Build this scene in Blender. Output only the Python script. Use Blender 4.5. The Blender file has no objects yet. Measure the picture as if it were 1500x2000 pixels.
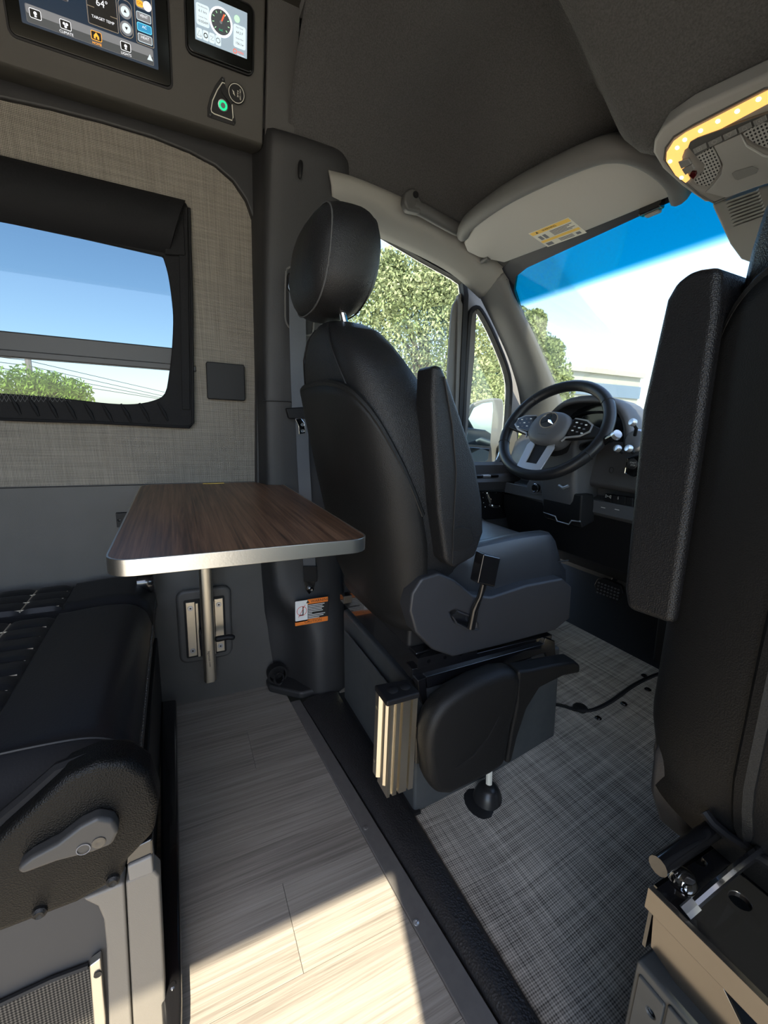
import bpy, bmesh, math, random
from mathutils import Vector, Matrix
import numpy as np
random.seed(4)
SC = bpy.context.scene
COL = SC.collection
V = Vector
# ------------------------------------------------------------------ camera
F = 830.0
R3 = np.array([[0.43430035, 0.19596479, -0.87919339],
               [0.90001552, -0.05451377, 0.43243532],
               [0.03681395, -0.97909451, -0.2000467]])   # rows: world axes in camera (x right, y down, z forward)
CAM = np.array([0.0, 0.0, 0.95])
cd = bpy.data.cameras.new('camera'); cam = bpy.data.objects.new('camera', cd); COL.objects.link(cam)
cd.sensor_fit = 'VERTICAL'; cd.sensor_height = 36.0; cd.lens = 36.0 * F / 2000.0; cd.clip_start = 0.02; cd.clip_end = 500
M = Matrix(((R3[0][0], -R3[0][1], -R3[0][2], CAM[0]), (R3[1][0], -R3[1][1], -R3[1][2], CAM[1]),
            (R3[2][0], -R3[2][1], -R3[2][2], CAM[2]), (0, 0, 0, 1)))
cam.matrix_world = M
SC.camera = cam
# ------------------------------------------------------------------ world, sun, exposure
SC.view_settings.view_transform = 'Standard'; SC.view_settings.look = 'None'
SC.view_settings.gamma = 1.0; SC.view_settings.use_curve_mapping = False
SC.view_settings.exposure = 1.62
SUN_EL, SUN_AZ = math.radians(54.5), math.radians(-15)       # azimuth measured from +X towards +Y
w = bpy.data.worlds.new('sky'); SC.world = w; w.use_nodes = True
nt = w.node_tree; sky = nt.nodes.new('ShaderNodeTexSky'); sky.sky_type = 'NISHITA'; sky.sun_disc = False
sky.sun_elevation = SUN_EL; sky.sun_rotation = math.pi / 2 - SUN_AZ; sky.dust_density = 1.2; sky.air_density = 1.0
nt.nodes['Background'].inputs[1].default_value = 0.24
nt.links.new(sky.outputs[0], nt.nodes['Background'].inputs[0])
sd = bpy.data.lights.new('sun_offscreen', 'SUN'); sd.energy = 5.6; sd.angle = math.radians(0.53); sd.color = (1, 0.90, 0.70)
sun = bpy.data.objects.new('sun_offscreen', sd); COL.objects.link(sun)
S = V((math.cos(SUN_EL) * math.cos(SUN_AZ), math.cos(SUN_EL) * math.sin(SUN_AZ), math.sin(SUN_EL)))
sun.rotation_euler = S.to_track_quat('Z', 'Y').to_euler()

# ------------------------------------------------------------------ pixel -> point (a pixel gives a direction, a plane gives the distance)
def ray(px, py): return R3 @ np.array([px - 750.0, py - 1000.0, F])
def P(px, py, X=None, Y=None, Z=None):
    d = ray(px, py)
    t = (X - CAM[0]) / d[0] if X is not None else (Y - CAM[1]) / d[1] if Y is not None else (Z - CAM[2]) / d[2]
    return V(CAM + t * d)
def PP(px, py, p0, n):
    d = V(ray(px, py)); c = V(CAM); t = (V(p0) - c).dot(V(n)) / d.dot(V(n)); return c + d * t

# ------------------------------------------------------------------ materials
MATS = {}
def mat(name, col, rough=0.5, metal=0.0, bump=None, var=None, spec=0.5, emit=None, coat=0.0, sheen=0.0):
    """bump = (kind, scale, strength); var = (scale, second colour)"""
    m = bpy.data.materials.new(name); m.use_nodes = True; MATS[name] = m
    t = m.node_tree; b = t.nodes['Principled BSDF']; I = b.inputs
    I['Base Color'].default_value = (*col, 1); I['Roughness'].default_value = rough; I['Metallic'].default_value = metal
    I['Specular IOR Level'].default_value = spec; I['Coat Weight'].default_value = coat; I['Sheen Weight'].default_value = sheen
    if emit: I['Emission Color'].default_value = (*col, 1); I['Emission Strength'].default_value = emit
    tc = t.nodes.new('ShaderNodeTexCoord')
    if var:
        n = t.nodes.new('ShaderNodeTexNoise'); n.inputs['Scale'].default_value = var[0]; n.inputs['Detail'].default_value = 5
        t.links.new(tc.outputs['Object'], n.inputs['Vector'])
        r = t.nodes.new('ShaderNodeValToRGB'); r.color_ramp.elements[0].position = .35; r.color_ramp.elements[1].position = .65
        r.color_ramp.elements[0].color = (*col, 1); r.color_ramp.elements[1].color = (*var[1], 1)
        t.links.new(n.outputs['Fac'], r.inputs[0]); t.links.new(r.outputs[0], I['Base Color'])
    if bump:
        if bump[0] == 'voronoi':
            n = t.nodes.new('ShaderNodeTexVoronoi'); out = n.outputs['Distance']
        else:
            n = t.nodes.new('ShaderNodeTexNoise'); n.inputs['Detail'].default_value = 3; out = n.outputs['Fac']
        n.inputs['Scale'].default_value = bump[1]; t.links.new(tc.outputs['Object'], n.inputs['Vector'])
        bp = t.nodes.new('ShaderNodeBump'); bp.inputs['Strength'].default_value = bump[2]; bp.inputs['Distance'].default_value = 0.002
        t.links.new(out, bp.inputs['Height']); t.links.new(bp.outputs[0], I['Normal'])
    return m
def weave(name, dark, light, scale, rough=0.85, dist=0.0, contrast=(.25, .8), spec=0.3, mix=0.5, axes=('Y', 'Z'), noise=40, streak=1.0):
    m = mat(name, light, rough, spec=spec); t = m.node_tree; b = t.nodes['Principled BSDF']
    tc = t.nodes.new('ShaderNodeTexCoord'); outs = []
    sep = t.nodes.new('ShaderNodeSeparateXYZ'); t.links.new(tc.outputs['Object'], sep.inputs[0])
    for i, ax in enumerate(axes):
        wv = t.nodes.new('ShaderNodeTexWave'); wv.bands_direction = ax; wv.inputs['Scale'].default_value = scale * (1 if i == 0 else .93)
        wv.inputs['Distortion'].default_value = dist; wv.inputs['Detail'].default_value = 1
        t.links.new(tc.outputs['Object'], wv.inputs['Vector'])
        mp = t.nodes.new('ShaderNodeMapping'); sc = {'X': 0, 'Y': 1, 'Z': 2}
        s = [6.0 * streak] * 3; s[sc[ax]] = noise * 6.0; mp.inputs['Scale'].default_value = s
        t.links.new(tc.outputs['Object'], mp.inputs['Vector'])
        nn = t.nodes.new('ShaderNodeTexNoise'); nn.inputs['Scale'].default_value = 1.0; nn.inputs['Detail'].default_value = 2
        t.links.new(mp.outputs[0], nn.inputs['Vector'])
        mm = t.nodes.new('ShaderNodeMath'); mm.operation = 'MULTIPLY_ADD'; mm.inputs[1].default_value = mix; 
        t.links.new(wv.outputs['Fac'], mm.inputs[0])
        m2 = t.nodes.new('ShaderNodeMath'); m2.operation = 'MULTIPLY'; m2.inputs[1].default_value = 1 - mix
        t.links.new(nn.outputs['Fac'], m2.inputs[0]); t.links.new(m2.outputs[0], mm.inputs[2]); outs.append(mm)
    av = t.nodes.new('ShaderNodeMath'); av.operation = 'ADD'
    t.links.new(outs[0].outputs[0], av.inputs[0]); t.links.new(outs[1].outputs[0], av.inputs[1])
    hf = t.nodes.new('ShaderNodeMath'); hf.operation = 'MULTIPLY'; hf.inputs[1].default_value = .5; t.links.new(av.outputs[0], hf.inputs[0])
    r = t.nodes.new('ShaderNodeValToRGB'); r.color_ramp.elements[0].position = contrast[0]; r.color_ramp.elements[1].position = contrast[1]
    r.color_ramp.elements[0].color = (*dark, 1); r.color_ramp.elements[1].color = (*light, 1)
    t.links.new(hf.outputs[0], r.inputs[0]); t.links.new(r.outputs[0], b.inputs['Base Color'])
    bp = t.nodes.new('ShaderNodeBump'); bp.inputs['Strength'].default_value = .5; bp.inputs['Distance'].default_value = .001
    t.links.new(hf.outputs[0], bp.inputs['Height']); t.links.new(bp.outputs[0], b.inputs['Normal'])
    return m
def wood(name, c0, c1, c2, axis, rough, stretch=14.0, cross=1.0, spec=.4, dark=None):
    m = mat(name, c1, rough, spec=spec); t = m.node_tree; b = t.nodes['Principled BSDF']
    tc = t.nodes.new('ShaderNodeTexCoord'); oi = t.nodes.new('ShaderNodeObjectInfo')
    ad = t.nodes.new('ShaderNodeVectorMath'); ad.operation = 'ADD'; t.links.new(tc.outputs['Object'], ad.inputs[0])
    mu = t.nodes.new('ShaderNodeVectorMath'); mu.operation = 'SCALE'; mu.inputs[0].default_value = (7, 7, 7); t.links.new(oi.outputs['Random'], mu.inputs['Scale'])
    t.links.new(mu.outputs[0], ad.inputs[1])
    mp = t.nodes.new('ShaderNodeMapping'); s = [stretch * 10 * cross] * 3; s[axis] = 3.0; mp.inputs['Scale'].default_value = s
    t.links.new(ad.outputs[0], mp.inputs['Vector'])
    n = t.nodes.new('ShaderNodeTexNoise'); n.inputs['Scale'].default_value = 1.0; n.inputs['Detail'].default_value = 8; n.inputs['Roughness'].default_value = .65; n.inputs['Distortion'].default_value = .6
    t.links.new(mp.outputs[0], n.inputs['Vector'])
    mp2 = t.nodes.new('ShaderNodeMapping'); s = [9 * cross] * 3; s[axis] = 1.2; mp2.inputs['Scale'].default_value = s; t.links.new(ad.outputs[0], mp2.inputs['Vector'])
    n2 = t.nodes.new('ShaderNodeTexNoise'); n2.inputs['Scale'].default_value = 1.0; n2.inputs['Detail'].default_value = 3; t.links.new(mp2.outputs[0], n2.inputs['Vector'])
    mx = t.nodes.new('ShaderNodeMath'); mx.operation = 'MULTIPLY_ADD'; mx.inputs[1].default_value = .72
    m2 = t.nodes.new('ShaderNodeMath'); m2.operation = 'MULTIPLY'; m2.inputs[1].default_value = .28
    t.links.new(n.outputs['Fac'], mx.inputs[0]); t.links.new(n2.outputs['Fac'], m2.inputs[0]); t.links.new(m2.outputs[0], mx.inputs[2])
    r = t.nodes.new('ShaderNodeValToRGB'); e = r.color_ramp.elements
    e[0].position = .36; e[0].color = (*c0, 1); e[1].position = .64; e[1].color = (*c2, 1); k = e.new(.5); k.color = (*c1, 1)
    t.links.new(mx.outputs[0], r.inputs[0]); t.links.new(r.outputs[0], b.inputs['Base Color'])
    bp = t.nodes.new('ShaderNodeBump'); bp.inputs['Strength'].default_value = .25; bp.inputs['Distance'].default_value = .001
    t.links.new(n.outputs['Fac'], bp.inputs['Height']); t.links.new(bp.outputs[0], b.inputs['Normal'])
    return m
def glass(name, tint, refl=0.06, band=None):
    m = bpy.data.materials.new(name); m.use_nodes = True; MATS[name] = m; t = m.node_tree; t.nodes.clear()
    o = t.nodes.new('ShaderNodeOutputMaterial'); tr = t.nodes.new('ShaderNodeBsdfTransparent'); tr.inputs[0].default_value = (*tint, 1)
    gl = t.nodes.new('ShaderNodeBsdfGlossy'); gl.inputs['Roughness'].default_value = 0.02
    fr = t.nodes.new('ShaderNodeFresnel'); fr.inputs[0].default_value = 1.45
    mu = t.nodes.new('ShaderNodeMath'); mu.operation = 'MULTIPLY'; mu.inputs[1].default_value = refl / 0.04 * .5; t.links.new(fr.outputs[0], mu.inputs[0])
    mi = t.nodes.new('ShaderNodeMixShader'); t.links.new(mu.outputs[0], mi.inputs[0]); t.links.new(tr.outputs[0], mi.inputs[1]); t.links.new(gl.outputs[0], mi.inputs[2])
    t.links.new(mi.outputs[0], o.inputs[0])
    if band:      # tinted sun band dyed into the glass: (z where it starts, z where it is full, colour)
        tc = t.nodes.new('ShaderNodeTexCoord'); sp = t.nodes.new('ShaderNodeSeparateXYZ'); t.links.new(tc.outputs['Object'], sp.inputs[0])
        mr = t.nodes.new('ShaderNodeMapRange'); mr.inputs[1].default_value = band[0]; mr.inputs[2].default_value = band[1]; t.links.new(sp.outputs['Z'], mr.inputs[0])
        r = t.nodes.new('ShaderNodeValToRGB'); r.color_ramp.elements[0].color = (*tint, 1); r.color_ramp.elements[1].color = (*band[2], 1)
        t.links.new(mr.outputs[0], r.inputs[0]); t.links.new(r.outputs[0], tr.inputs[0])
    return m
LEA = mat('leather', (.0135, .0135, .0145), .40, bump=('voronoi', 560, .38), spec=.36)
LEA2 = mat('smooth leather', (.0125, .013, .015), .38, bump=('noise', 260, .12), spec=.36)
PLA = mat('black grained plastic', (.0115, .0112, .011), .46, bump=('noise', 600, .35), spec=.27)
RECL = mat('recliner plastic', (.0055, .0055, .0055), .38, bump=('voronoi', 500, .35), spec=.13)
PLAS = mat('side skirt plastic', (.030, .031, .035), .46, bump=('noise', 700, .2), spec=.5)
GLOSSB = mat('gloss black metal', (.008, .008, .009), .16, spec=.6, coat=.5)
MATB = mat('matte black', (.010, .010, .011), .55, spec=.3)
DARK = mat('plain black', (.008, .008, .009), .6)  # own colour of black steel parts and dark seams
TRIM = mat('pillar trim plastic', (.021, .021, .022), .55, bump=('noise', 500, .2))
TRIML = mat('light grey headliner trim', (.27, .26, .235), .62, bump=('noise', 500, .15))
TRIMM = mat('grey door trim', (.13, .128, .122), .58, bump=('noise', 500, .15))
HEAD = mat('headliner felt', (.060, .059, .058), .95, bump=('noise', 380, .8), var=(300, (.085, .083, .081)), spec=.1, sheen=.15)
PANEL = mat('overhead panel vinyl', (.047, .044, .037), .62, bump=('noise', 900, .15))
FAB = weave('wall tweed fabric', (.075, .069, .059), (.315, .288, .245), 95, dist=1.5, contrast=(.3, .72), mix=.55, noise=30)
VIN = mat('grey wall vinyl', (.076, .073, .067), .55, bump=('noise', 700, .12), var=(9, (.084, .080, .074)), spec=.3)
MATW = weave('woven floor mat', (.060, .054, .046), (.70, .63, .53), 70, dist=.6, contrast=(.3, .78), mix=.33, axes=('X', 'Y'), noise=26, streak=.9)
TABW = wood('walnut laminate', (.050, .026, .016), (.175, .084, .046), (.31, .16, .09), 0, .36, stretch=14)
FLW = wood('grey oak plank', (.150, .132, .113), (.245, .220, .192), (.320, .290, .254), 1, .5, stretch=15, cross=1.3)
ALU = mat('brushed aluminium', (.60, .58, .53), .34, 1.0, bump=('noise', 300, .06))
ALUC = mat('champagne aluminium', (.72, .66, .54), .36, 1.0)
CHR = mat('chrome', (.85, .85, .86), .08, 1.0)
SIL = mat('silver paint', (.52, .53, .55), .30, .7)
STRIP = mat('threshold strip', (.105, .098, .094), .42, 0, var=(60, (.12, .112, .106)))
RUB = mat('black rubber step', (.022, .021, .022), .42, bump=('voronoi', 260, .6))
BOXM = mat('seat box steel', (.062, .067, .069), .42, bump=('noise', 60, .08), var=(30, (.052, .057, .060)), spec=.4)
BLK = mat('screen bezel', (.005, .0055, .005), .14, spec=.25)
SHADE = mat('shade fabric', (.010, .010, .011), .75, bump=('noise', 160, .5), spec=.2)
SFRM = mat('window frame bar', (.035, .034, .034), .45)
CONS = mat('overhead console plastic', (.30, .29, .27), .5, bump=('noise', 800, .08))
CONSD = mat('console dark plastic', (.07, .068, .065), .5)
CONSM = mat('console button plastic', (.19, .185, .175), .5)
WEB = mat('belt webbing', (.085, .092, .105), .55, bump=('noise', 900, .4))
WHITE = mat('white print', (.80, .80, .77), .5)
CREAM = mat('cream label', (.70, .68, .58), .55)
ORANGE = mat('orange label', (.85, .22, .03), .5)
YELLOW = mat('yellow label', (.85, .55, .10), .5)
INK = mat('black ink', (.012, .012, .012), .6)
RED = mat('red print', (.65, .05, .03), .5)
THR = mat('tan thread', (.55, .47, .36), .8)
THRG = mat('grey thread', (.08, .08, .08), .8)
SEATL = mat('seat leather', (.024, .026, .030), .34, bump=('noise', 260, .10), spec=.65)
DOORP = mat('door panel plastic', (.030, .030, .032), .42)
SCRN = mat('navy screen', (.012, .026, .050), .2, emit=0.210)
SCRG = mat('slate screen', (.33, .42, .50), .2, emit=0.231)
E_WH = mat('lit white', (.85, .88, .95), .4, emit=0.303)
E_LG = mat('lit pale panel', (.62, .74, .80), .4, emit=0.275)
E_GR = mat('lit grey', (.20, .21, .23), .4, emit=0.180)
E_DG = mat('lit dark grey', (.055, .062, .068), .4, emit=0.210)
E_OR = mat('lit orange', (.95, .38, .03), .4, emit=0.360)
E_BL = mat('lit blue', (.02, .22, .42), .4, emit=0.300)
E_CY = mat('lit cyan', (.15, .65, .95), .4, emit=0.360)
E_GN = mat('lit green', (.0, .50, .20), .4, emit=0.420)
E_PG = mat('lit pale green', (.45, .90, .50), .4, emit=0.360)
E_RD = mat('lit red', (.85, .12, .05), .4, emit=0.300)
LAMP = mat('warm lamp lens', (1.0, .48, .13), .3, emit=.42)
LED = mat('lamp led', (1.0, .80, .50), .3, emit=1.5)
GL_W = glass('clear window glass', (.93, .97, .96), .05)
GL_D = glass('tinted window glass', (.37, .43, .46), .06)
GL_WS = glass('windshield glass', (.95, .985, .98), .04, band=(1.400, 1.422, (.015, .40, .50)))
MIRR = mat('mirror glass', (.30, .42, .52), .03, 1.0)
GROUND = mat('concrete yard', (.44, .40, .34), .9, var=(1.5, (.52, .47, .40)))
BLDG = mat('building wall', (.30, .315, .27), .9, spec=.1); BLDB = mat('building band', (.12, .17, .23), .9, spec=.1)
BARK = mat('bark', (.12, .09, .06), .9); LEAF = mat('leaf green', (.10, .14, .045), .7, var=(3, (.22, .26, .11)), spec=.2)
LEAF2 = mat('leaf olive', (.10, .13, .05), .7, var=(3, (.27, .29, .15)), spec=.2)
LEAF3 = mat('leaf bright', (.18, .32, .03), .6, var=(3, (.28, .42, .08)))
BADGE = mat('badge blue grey', (.055, .065, .080), .2, .5)
HUBM = mat('wheel hub plastic', (.085, .085, .088), .5, bump=('noise', 700, .2))
MESHM = weave('pocket mesh', (.006, .006, .006), (.10, .092, .08), 75, dist=0, contrast=(.35, .75), mix=.95, axes=('Y', 'Z'))
TXT = mat('grey mark', (.16, .16, .17), .5)

# ------------------------------------------------------------------ mesh helpers
class MB:
    def __init__(s): s.v = []; s.f = []
    def add(s, vs, fs):
        n = len(s.v); s.v += [V(p) for p in vs]; s.f += [tuple(i + n for i in f) for f in fs]; return s
    def box(s, a, b):
        (x0, y0, z0), (x1, y1, z1) = a, b
        vs = [(x, y, z) for x in (x0, x1) for y in (y0, y1) for z in (z0, z1)]
        return s.add(vs, [(0, 1, 3, 2), (4, 6, 7, 5), (0, 4, 5, 1), (2, 3, 7, 6), (0, 2, 6, 4), (1, 5, 7, 3)])
    def prism(s, pts, d):
        n = len(pts); d = V(d); pts = [V(p) for p in pts]
        return s.add(pts + [p + d for p in pts], [tuple(range(n))[::-1], tuple(range(n, 2 * n))] + [(i, (i + 1) % n, n + (i + 1) % n, n + i) for i in range(n)])
    def loft(s, rings, cap=True, closed=True, loop=False):
        n = len(rings[0]); vs = [p for r in rings for p in r]; fs = []; m = len(rings)
        for i in range(m if loop else m - 1):
            for j in range(n if closed else n - 1):
                a, b = i * n + j, i * n + (j + 1) % n; i2 = (i + 1) % m
                fs.append((a, b, i2 * n + (j + 1) % n, i2 * n + j))
        if cap and not loop: fs += [tuple(range(n))[::-1], tuple(range((m - 1) * n, m * n))]
        return s.add(vs, fs)
    def grid(s, fn, nu, nv):
        vs = [fn(i / nu, j / nv) for i in range(nu + 1) for j in range(nv + 1)]
        return s.add(vs, [(i * (nv + 1) + j, (i + 1) * (nv + 1) + j, (i + 1) * (nv + 1) + j + 1, i * (nv + 1) + j + 1) for i in range(nu) for j in range(nv)])
    def tube(s, path, r, n=8, closed=False, cap=True, flat=1.0):
        path = [V(p) for p in path]; m = len(path); rings = []; up = V((0.13, 0.21, 0.97))
        for i, p in enumerate(path):
            t = (path[(i + 1) % m] - path[i - 1]) if closed else (path[min(i + 1, m - 1)] - path[max(i - 1, 0)])
            t.normalize(); a = t.cross(up)
            if a.length < .05: a = t.cross(V((1, 0, 0)))
            a.normalize(); b = t.cross(a); rr = r[i] if isinstance(r, (list, tuple)) else r
            rings.append([p + a * (math.cos(k * 2 * math.pi / n) * rr) + b * (math.sin(k * 2 * math.pi / n) * rr * flat) for k in range(n)])
        return s.loft(rings, cap=cap, loop=closed)
    def lathe(s, o, axis, prof, n=24):
        o = V(o); ax = V(axis).normalized(); a = ax.cross(V((0, 0, 1)));
        if a.length < .05: a = ax.cross(V((1, 0, 0)))
        a.normalize(); b = ax.cross(a)
        return s.loft([[o + ax * h + (a * math.cos(k * 2 * math.pi / n) + b * math.sin(k * 2 * math.pi / n)) * max(r, 1e-4) for k in range(n)] for r, h in prof])
ORG = {}
def obj(name, mb, m, parent=None, smooth=None, bevel=0, seg=2, sub=0, solid=0, fixn=True, off=0.0):
    me = bpy.data.meshes.new(name)
    o0 = V(ORG.get(parent.name, (0, 0, 0))) if parent else V((0, 0, 0))
    vs = mb.v
    if parent is None and vs:   # a thing's origin goes to its base centre
        lo = V([min(p[i] for p in vs) for i in range(3)]); hi = V([max(p[i] for p in vs) for i in range(3)])
        o0 = V(((lo.x + hi.x) / 2, (lo.y + hi.y) / 2, lo.z)) if name not in KEEP else V((0, 0, 0))
    me.from_pydata([p - o0 for p in vs], [], mb.f)
    if fixn:
        bm = bmesh.new(); bm.from_mesh(me); bmesh.ops.recalc_face_normals(bm, faces=bm.faces); bm.to_mesh(me); bm.free()
    o = bpy.data.objects.new(name, me); COL.objects.link(o)
    me.materials.append(m)
    if parent: o.parent = parent
    else: o.location = o0
    ORG[o.name] = tuple(o0)
    if solid: md = o.modifiers.new('solid', 'SOLIDIFY'); md.thickness = solid; md.offset = off
    if bevel: md = o.modifiers.new('bevel', 'BEVEL'); md.width = bevel; md.segments = seg; md.limit_method = 'ANGLE'; md.angle_limit = math.radians(35); md.harden_normals = bevel < .0125
    if sub: md = o.modifiers.new('sub', 'SUBSURF'); md.levels = sub; md.render_levels = sub
    if smooth is None: smooth = bool(bevel or sub)
    if smooth:
        for p in me.polygons: p.use_smooth = True
        if not sub and not bevel: me.set_sharp_from_angle(angle=math.radians(40))
    return o
KEEP = set()
def thing(name, label, cat, loc, group=None):
    o = bpy.data.objects.new(name, None); COL.objects.link(o); o.location = loc; o.empty_display_size = .05
    o['label'] = label; o['category'] = cat
    if group: o['group'] = group
    ORG[o.name] = tuple(loc); return o
def tag(o, label, cat, group=None):
    o['label'] = label; o['category'] = cat
    if group: o['group'] = group
    return o
def struct(o, label=None, cat=None):
    o['kind'] = 'structure'
    if label: o['label'] = label
    if cat: o['category'] = cat
    return o
def sroot(name, label, cat, loc=(0, 0, 0)):
    o = thing(name, label, cat, loc); o['kind'] = 'structure'; return o
DG = None
def text(s, size, o, xd, yd, m, parent, name='lettering', align='CENTER', ext=0.0003):
    cu = bpy.data.curves.new('t', 'FONT'); cu.body = s; cu.size = size; cu.align_x = align; cu.align_y = 'CENTER'; cu.resolution_u = 2; cu.extrude = 0
    t = bpy.data.objects.new('t', cu); COL.objects.link(t)
    me = bpy.data.meshes.new_from_object(t.evaluated_get(bpy.context.evaluated_depsgraph_get()))
    bpy.data.objects.remove(t); bpy.data.curves.remove(cu)
    xd, yd, o = V(xd).normalized(), V(yd).normalized(), V(o)
    mb = MB(); mb.add([o + xd * v.co.x + yd * v.co.y for v in me.vertices], [tuple(p.vertices) for p in me.polygons])
    bpy.data.meshes.remove(me)
    return obj(name, mb, m, parent, fixn=False)
def rrect(w, h, r, n=5):
    pts = []
    for cx, cy, a0 in ((w / 2 - r, h / 2 - r, 0), (-w / 2 + r, h / 2 - r, 90), (-w / 2 + r, -h / 2 + r, 180), (w / 2 - r, -h / 2 + r, 270)):
        for k in range(n + 1):
            a = math.radians(a0 + 90 * k / n); pts.append((cx + r * math.cos(a), cy + r * math.sin(a)))
    return pts
class Fr:
    """a flat frame in the place: origin, u (right), v (up), n (out of the face)"""
    def __init__(s, o, u, v): s.o = V(o); s.u = V(u).normalized(); s.v = V(v).normalized(); s.n = s.u.cross(s.v)
    def p(s, a, b, c=0.0): return s.o + s.u * a + s.v * b + s.n * c
    def plate(s, a, b, w, h, r, d, c=0.0, n=5): return MB().prism([s.p(a + x, b + y, c) for x, y in rrect(w, h, r, n)], s.n * d)
    def ring(s, a, b, w, h, r, t, d, c=0.0):
        o = rrect(w, h, r); i = rrect(w - 2 * t, h - 2 * t, max(r - t, .0005))
        return MB().loft([[s.p(a + x, b + y, c) for x, y in o], [s.p(a + x, b + y, c + d) for x, y in o], [s.p(a + x, b + y, c + d) for x, y in i], [s.p(a + x, b + y, c) for x, y in i]], loop=True)
    def disc(s, a, b, r, d, c=0.0, n=20): return MB().lathe(s.p(a, b, c), s.n, [(r, 0), (r, d)], n)
    def poly(s, pts, d, c=0.0): return MB().prism([s.p(a, b, c) for a, b in pts], s.n * d)
    def line(s, pts, r, c=0.0, closed=False): return MB().tube([s.p(a, b, c) for a, b in pts], r, 6, closed=closed)
    def arc(s, a, b, r, t, d, c=0.0, n=28):
        return MB().loft([[s.p(a + q * math.cos(k * 2 * math.pi / n), b + q * math.sin(k * 2 * math.pi / n), e) for q, e in ((r, c), (r, c + d), (r - t, c + d), (r - t, c))] for k in range(n)], loop=True)
def cut(o, *cutters):
    """cuts real holes (prisms or short cylinders given in world space) into a part"""
    tmp = bpy.data.objects.new('cut_tmp', o.data); COL.objects.link(tmp); ts = []
    for c in cutters:
        me = bpy.data.meshes.new('cutter'); me.from_pydata([p - V(ORG[o.name]) for p in c.v], [], c.f)
        bm = bmesh.new(); bm.from_mesh(me); bmesh.ops.recalc_face_normals(bm, faces=bm.faces); bm.to_mesh(me); bm.free()
        t = bpy.data.objects.new('cutter', me); COL.objects.link(t); ts.append(t)
        md = tmp.modifiers.new('b', 'BOOLEAN'); md.operation = 'DIFFERENCE'; md.solver = 'EXACT'; md.object = t
    bpy.context.view_layer.update()
    new = bpy.data.meshes.new_from_object(tmp.evaluated_get(bpy.context.evaluated_depsgraph_get()))
    for t in ts + [tmp]: bpy.data.objects.remove(t)
    assert len(new.polygons) > len(o.data.polygons); o.data = new
def copy_tree(o, parent=None):
    c = o.copy(); COL.objects.link(c); c.parent = parent; ORG[c.name] = ORG[o.name]
    for ch in list(o.children): copy_tree(ch, c)
    return c
def sm(t): t = max(0.0, min(1.0, t)); return t * t * (3 - 2 * t)
def lerp(a, b, t): return a + (b - a) * t
def interp(x, xs, ys):
    return float(np.interp(x, xs, ys))
def cr(pts, n=8, closed=False):
    """Catmull-Rom through the points"""
    pts = [V(p) for p in pts]; m = len(pts); out = []
    for i in range(m if closed else m - 1):
        p0 = pts[(i - 1) % m] if closed or i > 0 else pts[i]; p1 = pts[i]; p2 = pts[(i + 1) % m]; p3 = pts[(i + 2) % m] if closed or i + 2 < m else p2
        for k in range(n):
            t = k / n; out.append(0.5 * ((2 * p1) + (p2 - p0) * t + (2 * p0 - 5 * p1 + 4 * p2 - p3) * t * t + (3 * p1 - p0 - 3 * p2 + p3) * t ** 3))
    if not closed: out.append(pts[-1])
    return out

# ================================================================== THE SETTING
KEEP |= {'floor', 'wall_left', 'ceiling', 'ground', 'floor_cab', 'wall_right'}
def zc(y): return 0.0 if y < .6 else .2 * (y - .6)
XC = -.48                                   # centre line of the van
# --- rear floor with planks
fl = sroot('floor', 'grey oak plank floor of the living area', 'floor')
obj('subfloor', MB().box((-1.52, -2.2, -.06), (.50, .36, -.012)), DARK, fl)
pw = .165; k = 0
for i in range(-6, 7):
    x0 = -.56 + i * pw; x1 = x0 + pw
    if x0 < -1.55 or x1 > .62: continue
    js = [-2.2] + [(.152 - .42 * ((-1 - i) % 3)) - 1.22 * q for q in (2, 1, 0)] + [.40]
    js = sorted(j for j in set(js) if -2.2 <= j <= .40)
    for a, b in zip(js[:-1], js[1:]):
        if b - a < .02: continue
        def ye(x): return min(b, .332 + .071 * (x + .98)) if b > .3 else b
        g = .0003
        pts = [(max(x0, -1.46) + g, a + g, -.012), (x1 - g, a + g, -.012), (x1 - g, ye(x1) - g, -.012), (max(x0, -1.46) + g, ye(x0) - g, -.012)]
        obj('plank', MB().prism(pts, (0, 0, .012)), FLW, fl, bevel=.0005, seg=1)
# --- threshold: metal strip with screws, rubber step
def yl(x): return .332 + .071 * (x + .98)
t1 = sroot('trim_1', 'dark metal threshold strip with screws between plank floor and cab', 'threshold strip')
obj('strip', MB().prism([(-1.30, yl(-1.30), -.01), (.50, yl(.50), -.01), (.50, yl(.5) + .058, -.01), (-1.30, yl(-1.30) + .032, -.01)], (0, 0, .0145)), STRIP, t1, bevel=.002)
for px, py in ((813, 1802), (714, 1617)):
    p = P(px, py, Z=.0045); obj('screw', MB().lathe(p, (0, 0, 1), [(.006, 0), (.0055, .002), (.002, .003), (.0019, .0015)], 14), SIL if py > 1700 else STRIP, t1, smooth=True)
st = MB()
prof = [(.0, -.02), (.0, .004), (.008, .016), (.02, .019), (.055, .019), (.064, .014), (.070, .004), (.074, -.02)]
def yst(x): return yl(x) + interp(x, (-1.3, -.39, .5), (.034, .052, .058))
st.loft([[(x, lerp(yst(x), .488, a / .074), z) for a, z in prof] for x in (-1.28, -.95, -.6, -.2, .5)])
struct(obj('trim_2', st, RUB, smooth=True), 'black textured rubber step edging along the woven cab mat', 'step edging')
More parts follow.
